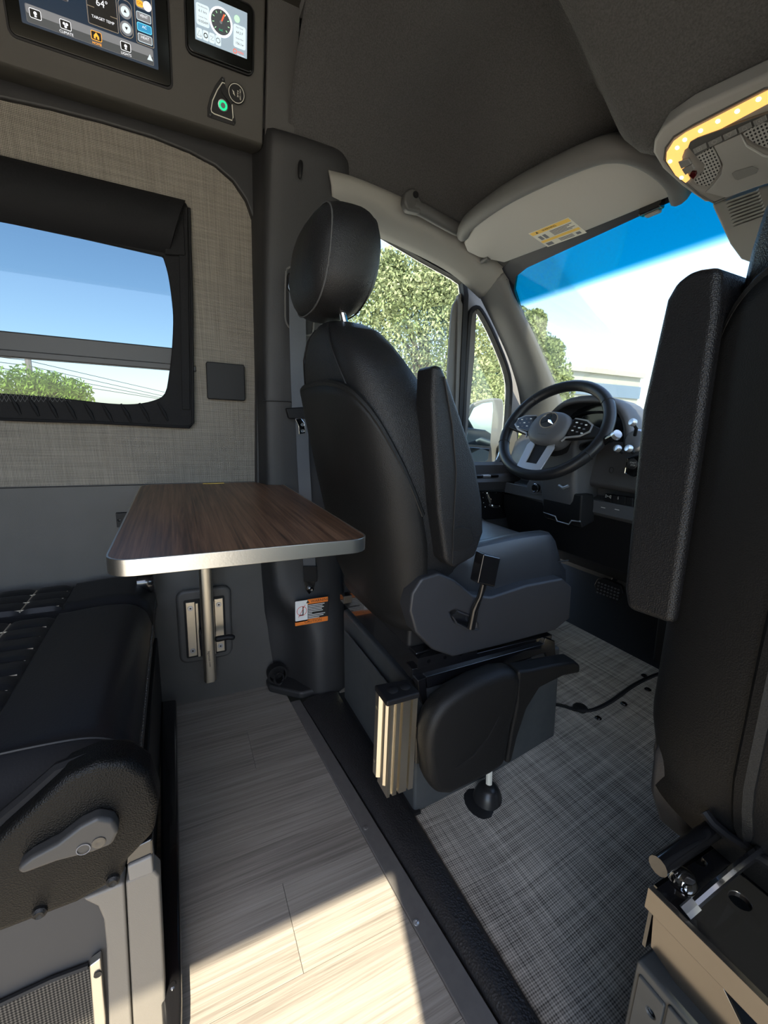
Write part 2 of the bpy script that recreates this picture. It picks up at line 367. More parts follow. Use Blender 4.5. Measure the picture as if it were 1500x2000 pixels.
# --- cab floor with woven mats
cab = MB(); ys = [.36, .5, .6, .8, 1.0, 1.2, 1.42, 1.62, 1.85]
zs = [-.012, -.012, -.006] + [zc(y) - .008 for y in ys[3:7]] + [.34, .62]
cab.loft([[(-1.52, y, z), (.62, y, z), (.62, y, z - .05), (-1.52, y, z - .05)] for y, z in zip(ys, zs)])
struct(obj('floor_cab', cab, MATB, smooth=True), 'black carpeted cab floor rising into the footwell', 'floor')
def onmat(px, py):
    d = ray(px, py); z = 0.0
    for _ in range(30):
        p = P(px, py, Z=z); z = zc(p.y)
    return V((p.x, p.y, z))
seam = [onmat(*q) for q in ((1000, 1435), (1058, 1383), (1090, 1380), (1140, 1392), (1185, 1378), (1240, 1340), (1290, 1318), (1330, 1312), (1420, 1300))]
seamc = cr(seam, 6)
def matgrid(name, label, poly_fn, nu, nv):
    m = MB(); m.grid(poly_fn, nu, nv); o = obj(name, m, MATW, solid=.010, off=-1.0, fixn=False)
    # solidify grows down, top surface stays on the walking surface
    return tag(o, label, 'floor mat')
# front edge of rear mat follows the seam; y at given x along seam
sx = [p.x for p in seamc]; sy = [p.y for p in seamc]
def rear_mat(u, v):
    x = lerp(-1.02, .52, u); yb = .484
    yf = interp(u, (0, .06, .12, .2, .3, 1), (.66, .8, 1.02, 1.22, 1.40, 1.40))
    y = lerp(yb, yf, v); return (x, y, zc(y) + .004)
KEEP |= {'woven_floor_mat'}
mfloor = matgrid('woven_floor_mat', 'grey tweed woven cab floor mat running from the rubber step to under the dashboard', lambda u, v: ((lambda x, y: (x, y, zc(y) + .004))(lerp(-1.40, .55, u), lerp(.486, 1.50, v))), 4, 24)
sb = MB(); sb.tube([p + V((0, 0, .006)) for p in seamc], .007, 6, flat=.6)
obj('seam_binding', sb, MATB, mfloor, smooth=True)
for px, py in ((1258, 1322), (1265, 1349), (1218, 1377), (1168, 1405)):
    p = onmat(px, py); obj('stud', MB().lathe(p + V((0, 0, .004)), (0, 0, 1), [(.010, 0), (.010, .002), (.007, .004), (.003, .0025)], 16), GLOSSB, mfloor, smooth=True)
p = onmat(1133, 1386); obj('plug', MB().lathe(p + V((0, 0, .004)), (0, 0, 1), [(.022, 0), (.022, .004), (.018, .008), (.004, .009)], 20), MATB, mfloor, smooth=True)
# --- left wall: lower vinyl, upper tweed around the window opening
def xw(z): return interp(z, (0, .35, .72, .75, 1.1, 1.5, 1.72), (-1.43, -1.445, -1.495, -1.50, -1.50, -1.495, -1.47))
wl = sroot('wall_left', 'left van wall with grey vinyl below and tan tweed fabric above', 'wall')
m = MB(); zz = [0, .1, .2, .35, .5, .65, .72, .742]
m.loft([[(xw(z), -2.2, z), (xw(z), .30, z), (xw(z) - .03, .30, z), (xw(z) - .03, -2.2, z)] for z in zz])
obj('vinyl_panel', m, VIN, wl, smooth=True)
wy0, wy1, wz0, wz1 = -1.15, .055, .955, 1.545          # opening
m = MB()
def wstrip(y0, y1, z0, z1, n=6):
    m.loft([[(xw(z) + .004, y0, z), (xw(z) + .004, y1, z), (xw(z) - .035, y1, z), (xw(z) - .035, y0, z)] for z in np.linspace(z0, z1, n)])
wstrip(-2.2, .32, .745, wz0); wstrip(-2.2, .32, wz1, 1.72); wstrip(-2.2, wy0, wz0, wz1); wstrip(wy1, .32, wz0, wz1)
obj('fabric_panel', m, FAB, wl, smooth=True)
obj('seam_cord', MB().tube([(xw(.743) + .002, -2.2, .743), (xw(.743) + .002, .26, .743)], .0025, 6), TRIM, wl)
# dark surround with the rounded corner: lower face of the overhead and rear edge of the pillar
arc = [P(x, y, X=-1.46) for x, y in ((0, 190), (100, 212), (200, 238), (300, 268), (370, 296), (420, 322), (455, 352), (480, 388), (494, 425), (500, 470), (501, 560), (501, 940), (502, 1100), (500, 1345))]
arc = [V((-1.46, -2.2, 1.69))] + arc
outer = [V((-1.46, .34, -.0)), V((-1.46, .34, 1.85)), V((-1.46, -2.2, 1.85))]
struct(obj('trim_3', MB().prism(arc + outer, (-.06, 0, 0)), TRIM, bevel=.006), 'black rounded surround framing the tweed wall panel', 'wall trim')
# overhead panel that carries the screens (leans inwards above the window)
OT = math.radians(14)
OF = Fr((-1.375, 0, 1.70), (0, 1, 0), (math.sin(OT), 0, math.cos(OT)))
m = MB(); pr = [(0, 0), (0, .34), (-.25, .34), (-.14, .02), (-.115, -.012), (-.02, -.012), (-.004, -.006)]
m.loft([[OF.p(y, b, a) for a, b in pr] for y in (-2.2, .262)])
struct(obj('wall_upper', m, PANEL, bevel=.006), 'dark overhead valance panel leaning in above the window', 'overhead panel')
m = MB()   # narrow return panel between the overhead valance and the cab headliner
m.prism([OF.p(a, b, -.004) for a, b in ((.268, .0), (.350, .0), (.350, .36), (.268, .36))], -OF.n * .02)
struct(obj('trim_4', m, mat('return felt', (.075, .073, .07), .9, bump=('noise', 380, .4)), bevel=.004), 'narrow upright felt strip beside the overhead valance', 'trim strip')
# --- B pillar
bp = sroot('trim_5', 'black plastic B pillar cover behind the driver seat', 'pillar', (-1.42, .40, 0))
lev = [0, .05, .10, .20, .25, .30, .36, .45, .7, 1.0, 1.3, 1.5, 1.62, 1.70, 1.735]
def pil(z):
    xf = interp(z, (0, .2, .3, .42, .7, 1.4, 1.62, 1.78), (-1.285, -1.30, -1.33, -1.375, -1.40, -1.395, -1.37, -1.33))
    r = sm((.36 - z) / .1)         # low down the rear part is set back
    y2, y3 = lerp(.272, .345, r), lerp(.30, .385, r)
    return [(-1.49, .244, z), (-1.45, .248, z), (lerp(-1.425, -1.44, r), .258, z), (lerp(-1.41, -1.425, r), lerp(.262, .315, r), z), (lerp(xf - .008, -1.40, r), y2, z), (xf, y3, z), (xf, .43, z), (xf - .004, .49, z), (xf - .03, .53, z), (-1.50, .55, z)]
m = MB(); m.loft([pil(z) for z in lev] + [[(min(x, -1.40), y, 1.752) for x, y, z in pil(1.735)], [(-1.49, y, 1.756) for x, y, z in pil(1.735)]], closed=False, cap=False)
obj('cover', m, TRIM, bp, sub=1, solid=.004)
m = MB(); m.prism([(-1.46, .25, 0), (-1.385, .25, 0), (-1.34, .30, 0), (-1.30, .345, 0), (-1.30, .40, 0), (-1.46, .42, 0)], (0, 0, .03))
obj('foot', m, TRIM, bp, bevel=.010)
obj('hook', MB().tube([P(588, 312, X=-1.36), P(586, 330, X=-1.345), P(586, 352, X=-1.345)], [.007, .009, .006], 8), MATB, bp, sub=1)
obj('joint_line', MB().tube([P(512, 783, X=-1.405), P(562, 784, X=-1.392), P(600, 790, X=-1.392)], .0016, 6), DARK, bp)
ringp = [P(565, 522, X=-1.388), P(558, 545, X=-1.388), P(557, 600, X=-1.388), P(560, 632, X=-1.388), P(580, 650, X=-1.388), P(604, 655, X=-1.388), P(612, 640, X=-1.388), P(612, 560, X=-1.388), P(606, 525, X=-1.388)]
obj('belt_slot', MB().prism(ringp, (-.012, 0, 0)), DARK, bp)
obj('slot_rim', MB().tube(cr(ringp, 4, True), .003, 6, closed=True), TRIMM, bp, smooth=True)
hk = P(545, 1325, X=-1.36)
obj('tie_down_ring', MB().tube([hk + V((.0, .016 * math.cos(a), .022 * math.sin(a))) for a in np.linspace(0, 2 * math.pi, 17)[:-1]], .0045, 8, closed=True), GLOSSB, bp, smooth=True)
obj('tie_down_cup', MB().lathe(hk + V((-.05, 0, 0)), (1, 0, 0), [(.035, 0), (.035, .03), (.028, .03), (.026, .01), (.002, .01)], 20), MATB, bp, smooth=True)
# warning sticker on the pillar
def sfr(px0, py0, px1, py1, X): # frame for a label on a plane x = X facing +X
    a, b = P(px0, py0, X=X), P(px1, py1, X=X); c = (a + b) / 2
    return Fr((X, c.y, c.z), (0, 1, 0), (0, 0, 1)), abs(b.y - a.y), abs(a.z - b.z)
WF, ww, wh = sfr(576, 1174, 640, 1212, -1.314)
k0 = obj('warning_sticker', WF.plate(0, 0, ww, wh, .003, .0012), INK, bp); k0['label'] = 'orange and white warning sticker'
obj('pictogram_panel', WF.plate(-ww * .31, wh * .06, ww * .37, wh * .84, .002, .0006, .0012), WHITE, k0)
obj('orange_band', WF.plate(ww * .18, wh * .40, ww * .63, wh * .19, .002, .0006, .0012), ORANGE, k0)
obj('orange_band', WF.plate(0, -wh * .40, ww, wh * .19, .002, .0006, .0012), ORANGE, k0)
obj('prohibition_ring', WF.arc(-ww * .30, wh * .07, ww * .15, ww * .014, .0004, .0018), RED, k0)
obj('seat_pictogram', WF.poly([(-ww * .38, -wh * .12), (-ww * .25, -wh * .12), (-ww * .25, wh * .25), (-ww * .28, wh * .25), (-ww * .28, -wh * .07), (-ww * .38, -wh * .07)], .0004, .0018), INK, k0)
obj('slash', WF.line([(-ww * .40, -wh * .16), (-ww * .20, wh * .30)], .0008, .002), RED, k0)
text('\u25B2 WARNING', wh * .15, WF.p(ww * .18, wh * .40, .0021), WF.u, WF.v, INK, k0)
text('CAUTION', wh * .15, WF.p(ww * .04, -wh * .40, .0021), WF.u, WF.v, INK, k0)
for i, L in enumerate((.50, .44, .48, .42, .45, .12, .52, .47, .34)):
    obj('text_line', WF.plate(-ww * .11 + ww * L / 2, wh * (.25 - .065 * i), ww * L, wh * .026, .0002, .0004, .0012, n=1), WHITE, k0)
# --- side rail trim over the door and A pillar
def bulge(A, B, n, d, m=7):
    A = cr(A, n); B = cr(B, n)
    return MB().loft([[lerp(a, b, k / m) + V(d) * math.sin(math.pi * k / m) for k in range(m + 1)] for a, b in zip(A, B)], closed=False, cap=False)
up = [P(640, 335, X=-1.36), P(700, 352, X=-1.36), P(800, 396, X=-1.36), P(905, 455, X=-1.36), P(992, 530, X=-1.34)]
lo = [P(640, 430, X=-1.46), P(690, 440, X=-1.46), P(790, 482, X=-1.46), P(880, 530, X=-1.46), P(938, 580, X=-1.46)]
struct(obj('trim_6', bulge(up, lo, 6, (.035, 0, -.01)), TRIML, smooth=True, solid=.008, off=1), 'grey roof rail trim above the driver door window', 'roof rail')
wa = [P(990, 528, X=-1.34), P(1000, 572, X=-1.33), P(1042, 655, X=-1.33), P(1092, 775, X=-1.33), P(1112, 850, X=-1.33)]
da = [P(938, 575, X=-1.46), P(975, 650, X=-1.46), P(1003, 720, X=-1.46), P(1020, 800, X=-1.46), P(1020, 930, X=-1.46)]
struct(obj('trim_7', bulge(wa, da, 6, (.035, -.02, 0)), TRIMM, smooth=True, solid=.008, off=1), 'grey windshield pillar trim beside the steering wheel', 'windshield pillar')
obj('pillar_joint', MB().tube([P(955, 552, X=-1.42), P(990, 546, X=-1.33)], .0015, 6), DARK, bpy.data.objects['trim_7'])
# --- driver door
dr = sroot('door_1', 'driver door with dark panel, chrome seat switches and two side windows', 'door', (-1.48, .95, 0))
def plane_poly(pts, X, n=5, closed=True): return cr([P(x, y, X=X) for x, y in pts], n, closed)
def band(pts, d, dx):
    """flat ring that surrounds a closed outline in an x plane"""
    n = len(pts); out = []; c = sum(pts, V((0, 0, 0))) / n
    for i in range(n):
        t = (pts[(i + 1) % n] - pts[i - 1]).normalized(); nn = V((0, -t.z, t.y))
        if nn.dot(pts[i] - c) < 0: nn = -nn
        out.append(pts[i] + nn * d)
    return MB().loft([[p, q, q + V((dx, 0, 0)), p + V((dx, 0, 0))] for p, q in zip(pts, out)], loop=True)
GX = -1.50
g1 = [V((GX, .46, .80)), V((GX, .46, 1.68)), P(742, 466, X=GX), P(820, 512, X=GX), P(880, 545, X=GX), P(895, 556, X=GX), P(898, 580, X=GX), P(893, 700, X=GX), P(886, 908, X=GX)]
q1 = plane_poly([(912, 640), (918, 612), (930, 612), (958, 665), (984, 735), (986, 790), (976, 880), (958, 905), (905, 912), (903, 800)], GX, 4)
o = obj('window_pane', MB().prism(g1, (-.004, 0, 0)), GL_W, dr)
o = obj('quarter_pane', MB().prism(q1, (-.004, 0, 0)), GL_W, dr)
obj('window_seal', band(g1, .022, .028), MATB, dr, bevel=.003)
obj('quarter_seal', band(q1, .016, .03), MATB, dr, bevel=.003)
q2 = [p + (p - V((GX, 1.18, 1.05))) * .0 for p in q1]
obj('window_frame', band(g1, .075, .012), TRIMM, dr)
obj('quarter_frame', band(q1, .085, .010), TRIMM, dr)
obj('divider', MB().prism([P(x, y, X=-1.478) for x, y in ((896, 575), (909, 605), (899, 905), (886, 905))], (-.02, 0, 0)), TRIMM, dr, bevel=.003)
# door inner panel
m = MB(); pf = [(-1.50, .80), (-1.46, .812), (-1.435, .80), (-1.425, .765), (-1.40, .755), (-1.385, .735), (-1.39, .70), (-1.425, .685), (-1.43, .55), (-1.42, .40), (-1.40, .25), (-1.42, .10), (-1.50, .10)]
m.loft([[(x, y, z) for x, z in pf] for y in (.50, .9, 1.2, 1.40)])
obj('panel', m, DOORP, dr, smooth=True)
DF = Fr((-1.425, 0, 0), (0, 1, 0), (0, 0, 1))
a = P(965, 985, X=-1.425)
obj('switch_plate', DF.plate(a.y, a.z + .005, .19, .14, .045, .006, .0), GLOSSB, dr, bevel=.002)
p = [P(x, y, X=-1.415) for x, y in ((949, 958), (955, 972), (958, 984))]
obj('seat_back_switch', MB().tube(p, .009, 8), CHR, dr, sub=1)
p = [P(x, y, X=-1.415) for x, y in ((957, 986), (966, 990), (977, 988))]
obj('seat_base_switch', MB().tube(p, [.010, .010, .008], 8), CHR, dr, sub=1)
for px in (969, 978, 987):
    q = P(px, 961, X=-1.417); obj('memory_button', DF.plate(q.y, q.z, .014, .014, .004, .003, .006), MATB, dr)
    obj('button_mark', DF.plate(q.y, q.z, .004, .004, .001, .0005, .0095), WHITE, dr)
for px, py in ((944, 962), (944, 972), (945, 982), (948, 990)):
    q = P(px, py, X=-1.417); obj('button_mark', DF.plate(q.y, q.z, .003, .003, .001, .0005, .0065), WHITE, dr)
for px in (935, 950, 965):
    q = P(px, 928, X=-1.40); obj('window_switch', MB().box((-1.415, q.y - .025, .752), (-1.393, q.y + .022, .764)), SIL if px == 950 else GLOSSB, dr, bevel=.004)
obj('armrest_lip', MB().tube([(-1.395, .6, .70), (-1.392, 1.0, .70), (-1.395, 1.36, .69)], .006, 8), GLOSSB, dr)
# --- windshield
def yws(z): return 1.143 + (1.465 - z) * .81
WSN = V((0, .777, .629)); WS0 = V((0, yws(1.2), 1.2))
ws = sroot('window_2', 'windshield with a blue tinted sun band along its top', 'windshield')
def wsp(x, z, d=0.0): return V((x, yws(z), z)) + WSN * d
tl = [(-1.345, .93), (-1.335, 1.40), (-1.325, 1.455), (-1.29, 1.487), (-1.23, 1.497), (XC, 1.51)]
out = tl + [(2 * XC - x, z) for x, z in reversed(tl[:-1])]
obj('pane', MB().prism([wsp(x, z) for x, z in out], WSN * .005), GL_WS, ws)
n = len(out); c = (XC, 1.2)
ring = []
for i, (x, z) in enumerate(out):
    ex = .02 * (1 if x > XC else -1) if abs(x - XC) > .5 else 0; ez = .022 if z > 1.44 else 0
    if z < 1.0: ez = -.05
    ring.append([wsp(x, z, -.003), wsp(x + ex * 2.2, z + ez * 1.6, -.003), wsp(x + ex * 2.2, z + ez * 1.6, .008), wsp(x, z, .008)])
obj('frit_border', MB().loft(ring, loop=True), mat('frit', (.012, .014, .022), .35), ws)
# --- headliner
def zh(x, y):
    d = abs(x - XC)
    base = 1.83 - .20 * sm((y - .66) / .34) + .13 * sm((.60 - y) / .28)
    ze = interp(y, (.33, .6, .9, 1.03), (1.715, 1.66, 1.60, 1.575))
    s_ = max(0, min(1, (d - .50) / .42))
    zs_ = base - (base - ze) * s_ ** 2.4
    zb = 1.80 - .34 * sm((y - .42) / .62) + .13 * sm((.60 - y) / .28)
    return lerp(zs_, min(zb, base + .05), sm((.33 - .14 * sm((y - .86) / .16) - d) / .13))
hl = MB(); hl.grid(lambda u, v: (lerp(XC - .92, XC + .92, u), lerp(.33, 1.03, v), zh(lerp(XC - .92, XC + .92, u), lerp(.33, 1.03, v))), 64, 40)
struct(obj('ceiling', hl, HEAD, smooth=True, solid=.01, off=1, fixn=False), 'dark grey felt cab headliner with a bulge over the centre', 'headliner')
hb = MB(); hb.loft([[(x, yy, z) for yy, z in ((.99, 1.585), (1.03, 1.565), (1.08, 1.535), (1.12, 1.515), (1.15, 1.535), (1.05, 1.62))] for x in np.linspace(XC - .93, XC + .93, 9)])
struct(obj('trim_8', hb, TRIMM, smooth=True), 'grey header trim above the windshield', 'header trim')
rs = MB(); rs.box((-1.62, .30, 1.76), (-1.405, 1.06, 2.03)); rs.box((-1.62, 1.06, 1.60), (.66, 1.10, 2.03)); rs.box((.445, .30, 1.80), (.66, 1.06, 2.03)); rs.box((-1.50, .25, 1.74), (-1.41, .36, 2.0))
struct(obj('roof_side', rs, SIL), 'outer roof sides over the cab', 'roof')
rr = MB(); rr.box((-1.60, -2.2, 1.99), (.62, .36, 2.03)); struct(obj('ceiling_rear', rr, PANEL), 'dark rear roof lining', 'ceiling')
rb = MB(); rb.box((-1.30, .345, 1.965), (.35, .365, 2.02)); struct(obj('wall_bulkhead', rb, HEAD), 'felt step between cab headliner and rear roof', 'bulkhead')
cr_ = MB(); cr_.box((-1.62, .30, 2.03), (.66, 1.10, 2.05)); struct(obj('roof_skin', cr_, SIL), 'outer roof skin over the cab', 'roof')
# --- right side of the van, behind the photographer's shoulder: B pillar, open sliding door, passenger door with window
rw = sroot('wall_right', 'right van side with open sliding doorway and passenger door', 'wall')
obj('pillar', MB().box((.50, .06, -.05), (.60, .26, 1.95)), TRIM, rw, bevel=.01)
obj('header', MB().box((.50, -1.3, 1.80), (.60, .06, 2.0)), TRIM, rw, bevel=.01)
struct(obj('wall_rear', MB().box((-1.62, -2.26, -.06), (.62, -2.2, 2.03)), VIN), 'closed rear end of the van', 'wall')
obj('rear_panel', MB().box((.50, -2.2, -.05), (.60, -1.3, 2.0)), VIN, rw)
obj('door_panel', MB().box((.50, .24, -.05), (.60, 1.45, .80)), PLA, rw, bevel=.01)
obj('door_header', MB().box((.47, .24, 1.58), (.60, 1.2, 1.80)), TRIMM, rw, bevel=.01)
obj('door_pane', MB().prism([(.55, .26, .8), (.55, .26, 1.58), (.55, 1.05, 1.58), (.55, 1.42, .8)], (.004, 0, 0)), GL_W, rw)
obj('front_pillar', MB().tube([(.42, 1.13, 1.50), (.42, 1.62, .90)], .045, 10), TRIMM, rw)
obj('roof_edge', MB().box((-1.60, -2.2, 1.72), (-1.50, .36, 2.0)), SIL, wl)
# --- window in the left wall: glass, bar
w1 = sroot('window_1', 'tinted side window with a dark horizontal slider bar', 'window', (-1.53, -.5, .95))
obj('pane', MB().box((-1.530, wy0 - .03, 1.10), (-1.526, wy1 + .03, wz1 + .02)), GL_D, w1)
obj('slider_pane', MB().box((-1.520, wy0 - .03, wz0 - .02), (-1.516, wy1 + .03, 1.12)), glass('slider glass', (.50, .53, .55), .05), w1)
obj('rail', MB().box((-1.528, wy0, 1.090), (-1.500, .07, 1.155)), SFRM, w1, bevel=.004)
obj('rail_lip', MB().box((-1.502, wy0, 1.090), (-1.492, .07, 1.108)), SFRM, w1, bevel=.003)
obj('frame', MB().loft([[(x, y, z) for x, y, z in q] for q in [[(-1.545, a_, b_), (-1.51, a_, b_), (-1.51, a_ + c_ * .04, b_ + d_ * .04), (-1.545, a_ + c_ * .04, b_ + d_ * .04)] for a_, b_, c_, d_ in ((wy0, wz0, -1, -1), (wy1, wz0, 1, -1), (wy1, wz1, 1, 1), (wy0, wz1, -1, 1))]], loop=True), MATB, w1)

# ================================================================== THINGS ON THE LEFT WALL
sh = thing('window_shade', 'black fabric blackout shade framing the side window', 'window shade', (-1.49, -.5, .92))
SX = -1.478
inner = [(318, 500), (328, 535), (336, 590), (338, 630), (335, 690), (330, 730), (322, 768), (300, 782), (262, 789), (215, 788), (150, 781), (80, 774), (0, 768)]
ip = [P(x, y, X=SX) for x, y in inner]
ip = [V((SX, -1.3, 1.40)), P(0, 430, X=SX), P(160, 464, X=SX)] + cr(ip, 3) + [V((SX, -1.3, 1.0))]
op = [V((SX, -1.3, .93)), P(0, 818, X=SX), P(200, 825, X=SX), P(368, 834, X=SX), P(378, 828, X=SX), P(376, 600, X=SX), P(370, 410, X=SX), P(362, 394, X=SX), P(200, 350, X=SX), P(0, 302, X=SX), V((SX, -1.3, 1.56))]
obj('frame', MB().prism(ip + op, (-.016, 0, 0)), SHADE, sh, bevel=.004, seg=2)
m = MB(); a0, a1 = P(0, 302, X=SX), P(362, 394, X=SX); b0, b1 = P(0, 425, X=SX), P(330, 496, X=SX)
nn_ = 10
m.loft([[lerp(V((SX, -1.3, 1.56)) if q == 0 else a1, V((SX, -1.3, 1.41)) if q == 0 else b1, k / nn_) + V((.045 * math.sin(math.pi * min(1, (k + .2) / nn_)) ** .6, 0, 0)) for k in range(nn_ + 1)] for q in (0, 1)])
obj('rolled_top', m, SHADE, sh, smooth=True)
obj('side_strap', MB().prism([P(x, y, X=SX + .004) for x, y in ((348, 402), (366, 406), (371, 800), (356, 800))], (.003, 0, 0)), SHADE, sh, bevel=.002)
obj('top_tab', MB().prism([P(x, y, X=SX + .006) for x, y in ((324, 412), (358, 418), (362, 500), (322, 498))], (.006, 0, 0)), SHADE, sh, bevel=.003)
for q in range(9):   # gathers along the elastic lower edge
    x = 20 + q * 36; y0 = interp(x, (0, 200, 310), (772, 790, 786))
    obj('gather', MB().tube([P(x, y0, X=SX + .001), P(x + 12, y0 + 20, X=SX + .003), P(x + 20, y0 + 36, X=SX + .001)], [.003, .006, .003], 6), SHADE, sh, smooth=True)
m = MB()
for i in range(16):
    m.tube([P(-6 + i * 9, 768 + i * .4, X=SX + .002), P(i * 9 - 14, 785, X=SX + .002)], .0009, 4)
    m.tube([P(-6 + i * 9, 768 + i * .4, X=SX + .002), P(i * 9 + 4, 785, X=SX + .002)], .0009, 4)
obj('mesh_piping', m, THRG, sh)
obj('hem', MB().tube([P(0, 819, X=SX + .002), P(200, 826, X=SX + .002), P(370, 835, X=SX + .002), P(377, 826, X=SX + .002), P(375, 600, X=SX + .002), P(369, 406, X=SX + .002)], .004, 6), SHADE, sh, smooth=True)

wp = thing('wall_plate', 'square black cover plate on the tweed wall beside the window', 'wall plate', (-1.49, .155, 1.01))
WPF = Fr((-1.496, 0, 0), (0, 1, 0), (0, 0, 1)); a, b = P(402, 706, X=-1.48), P(479, 783, X=-1.48)
obj('cover', WPF.plate((a.y + b.y) / 2, (a.z + b.z) / 2, b.y - a.y, a.z - b.z, .006, .022), MATB, wp, bevel=.003)

so_ = thing('wall_socket', 'small black socket on the grey vinyl wall behind the table', 'socket', P(237, 1014, X=-1.488))
q = P(237, 1014, X=-1.488); sb_ = obj('body', MB().box((-1.492, q.y - .012, q.z - .022), (-1.474, q.y + .03, q.z + .022)), MATB, so_, bevel=.004)
cut(sb_, MB().lathe((-1.485, q.y - .004, q.z), (1, 0, 0), [(.004, 0), (.004, .02)], 10))

# ---------------------------------------------------------------- touch screens on the overhead valance
def opix(x, y, c=.0):
    q = PP(x, y, OF.p(0, 0, c), OF.n) - OF.o; return q.dot(OF.u), q.dot(OF.v)
s1 = thing('control_screen', 'large black touch screen with climate and tank controls on the overhead panel', 'touch screen', OF.p(-.12, .02))
r_, b_ = opix(335, 178); l_, b2 = opix(20, 62); bb = (b_ + b2) / 2
SW, SH = r_ - l_, .215; cu_, cv = (r_ + l_) / 2, bb + SH / 2
obj('bezel', OF.plate(cu_, cv, SW, SH, .012, .006), BLK, s1, bevel=.002)
obj('gasket', OF.ring(cu_, cv, SW + .008, SH + .008, .014, .005, .003), MATB, s1)
al, ab = opix(58, 42); ar, ab2 = opix(308, 138)
dl, dr_ = l_ + SW * .08, r_ - SW * .085; db = bb + .025
d1 = obj('display', OF.plate((dl + dr_) / 2, db + .085, dr_ - dl, .17, .002, .0008, .006), SCRN, s1)
def o2(u, v): return lerp(dl, dr_, u), db + (v if v < .04 or dr_ - dl < .2 else .036 + (v - .042) * .74)     # u along the display, v metres up
C0 = .0069
def rect(n, u0, v0, u1, v1, m, r=.003, c=C0, d=.0004):
    a, b = o2(u0, v0); a2, b2_ = o2(u1, v1); return obj(n, OF.plate((a + a2) / 2, (b + b2_) / 2, abs(a2 - a), abs(b2_ - b), min(r, abs(a2 - a) * .45, abs(b2_ - b) * .45), d, c), m, d1)
def frame(n, u0, v0, u1, v1, m, t=.0011, r=.003, c=C0):
    a, b = o2(u0, v0); a2, b2_ = o2(u1, v1); return obj(n, OF.ring((a + a2) / 2, (b + b2_) / 2, abs(a2 - a), abs(b2_ - b), r, t, .0004, c), m, d1)
def otext(s, size, u, v, m, c=.0076): a, b = o2(u, v); return text(s, size, OF.p(a, b, c), OF.u, OF.v, m, d1)
rect('menu_bar', .035, .004, .965, .034, E_DG); frame('menu_bar_line', .035, .004, .965, .034, E_GR, .0008)
rect('menu_bar_gloss', .04, .019, .96, .0335, E_GR, c=.0072)
for u, tx, mm_ in ((.10, '', E_WH), (.305, 'CLIMATE', E_WH), (.525, 'HOME', E_OR), (.745, 'LIGHTS', E_WH)):
    rect('menu_icon', u - .04, .013, u + .04, .029, INK, c=.0074); frame('icon_line', u - .04, .013, u + .04, .029, mm_, .001, c=.0075)
    if u == .525:
        a, b = o2(u, .021); obj('home_icon', OF.poly([(a - .005, b - .005), (a - .0015, b - .005), (a - .0015, b - .001), (a + .0015, b - .001), (a + .0015, b - .005), (a + .005, b - .005), (a + .005, b), (a, b + .006), (a - .005, b)], .0004, .0078), E_OR, d1)
    elif u == .305:
        for k in range(3):
            a, b = o2(u, .021); ang = k * 2.094 + .5; obj('fan_blade', OF.disc(a + .003 * math.cos(ang), b + .003 * math.sin(ang), .0024, .0004, .0078, 10), E_WH, d1)
    else:
        a, b = o2(u, .021); obj('menu_glyph', OF.disc(a, b + .001, .003, .0004, .0078, 12), E_WH, d1); rect('menu_glyph', u - .008, .016, u + .008, .0185, E_WH, c=.0078)
    if tx: otext(tx, .0065, u, .008, mm_)
a, b = o2(.935, .017); obj('alert_icon', OF.poly([(a - .006, b - .005), (a + .006, b - .005), (a, b + .006)], .0004, .0075), E_LG, d1)
frame('target_tile_line', .475, .046, .70, .145, THR); rect('target_tile', .485, .048, .69, .143, INK, c=.0066, d=.0004)
otext('64\u00b0', .017, .59, .100, E_WH); otext('TARGET TEMP', .0068, .588, .065, E_WH)
rect('tile_rule', .48, .0855, .53, .087, THR, r=.0003); rect('tile_rule', .645, .079, .695, .0805, THR, r=.0003)
frame('arrow_frame', .71, .045, .815, .13, THR, r=.010)
for v, s_ in ((.104, 1), (.066, -1)):
    a, b = o2(.762, v); obj('arrow_knob', OF.disc(a, b, .0125, .0006, .0069, 24), E_GR, d1); obj('arrow_knob_face', OF.disc(a, b, .0085, .0006, .0074, 24), E_LG, d1)
    obj('arrow_glyph', OF.poly([(a - .003, b - .002 * s_), (a + .003, b - .002 * s_), (a, b + .0035 * s_)], .0004, .008), INK, d1)
frame('mode_frame', .835, .042, .975, .165, THR)
for v, tx, m_ in ((.057, 'HEAT', E_GR), (.082, 'AC', E_BL), (.107, 'VENT', E_GR)):
    rect('mode_button', .848, v - .010, .962, v + .010, m_); frame('mode_button_line', .848, v - .010, .962, v + .010, E_CY if tx == 'AC' else E_LG, .0009, c=.0072); otext(tx, .0068, .905, v + .002, E_WH)
rect('on_switch', .845, .125, .965, .146, E_GR, r=.010); rect('on_switch_lit', .855, .128, .905, .143, E_OR, c=.0073); a, b = o2(.938, .1355); obj('switch_knob', OF.disc(a, b, .0085, .0006, .0074, 20), E_WH, d1); otext('ON', .007, .88, .1355, INK, .0079)
rect('tank_tile', .215, .075, .345, .16, INK); frame('tank_tile_line', .215, .075, .345, .16, E_GR); rect('tank_level', .22, .088, .34, .098, E_LG, c=.0073); otext('GRAY TANK', .0062, .28, .081, E_WH); otext('WATER', .0065, .10, .070, E_WH)

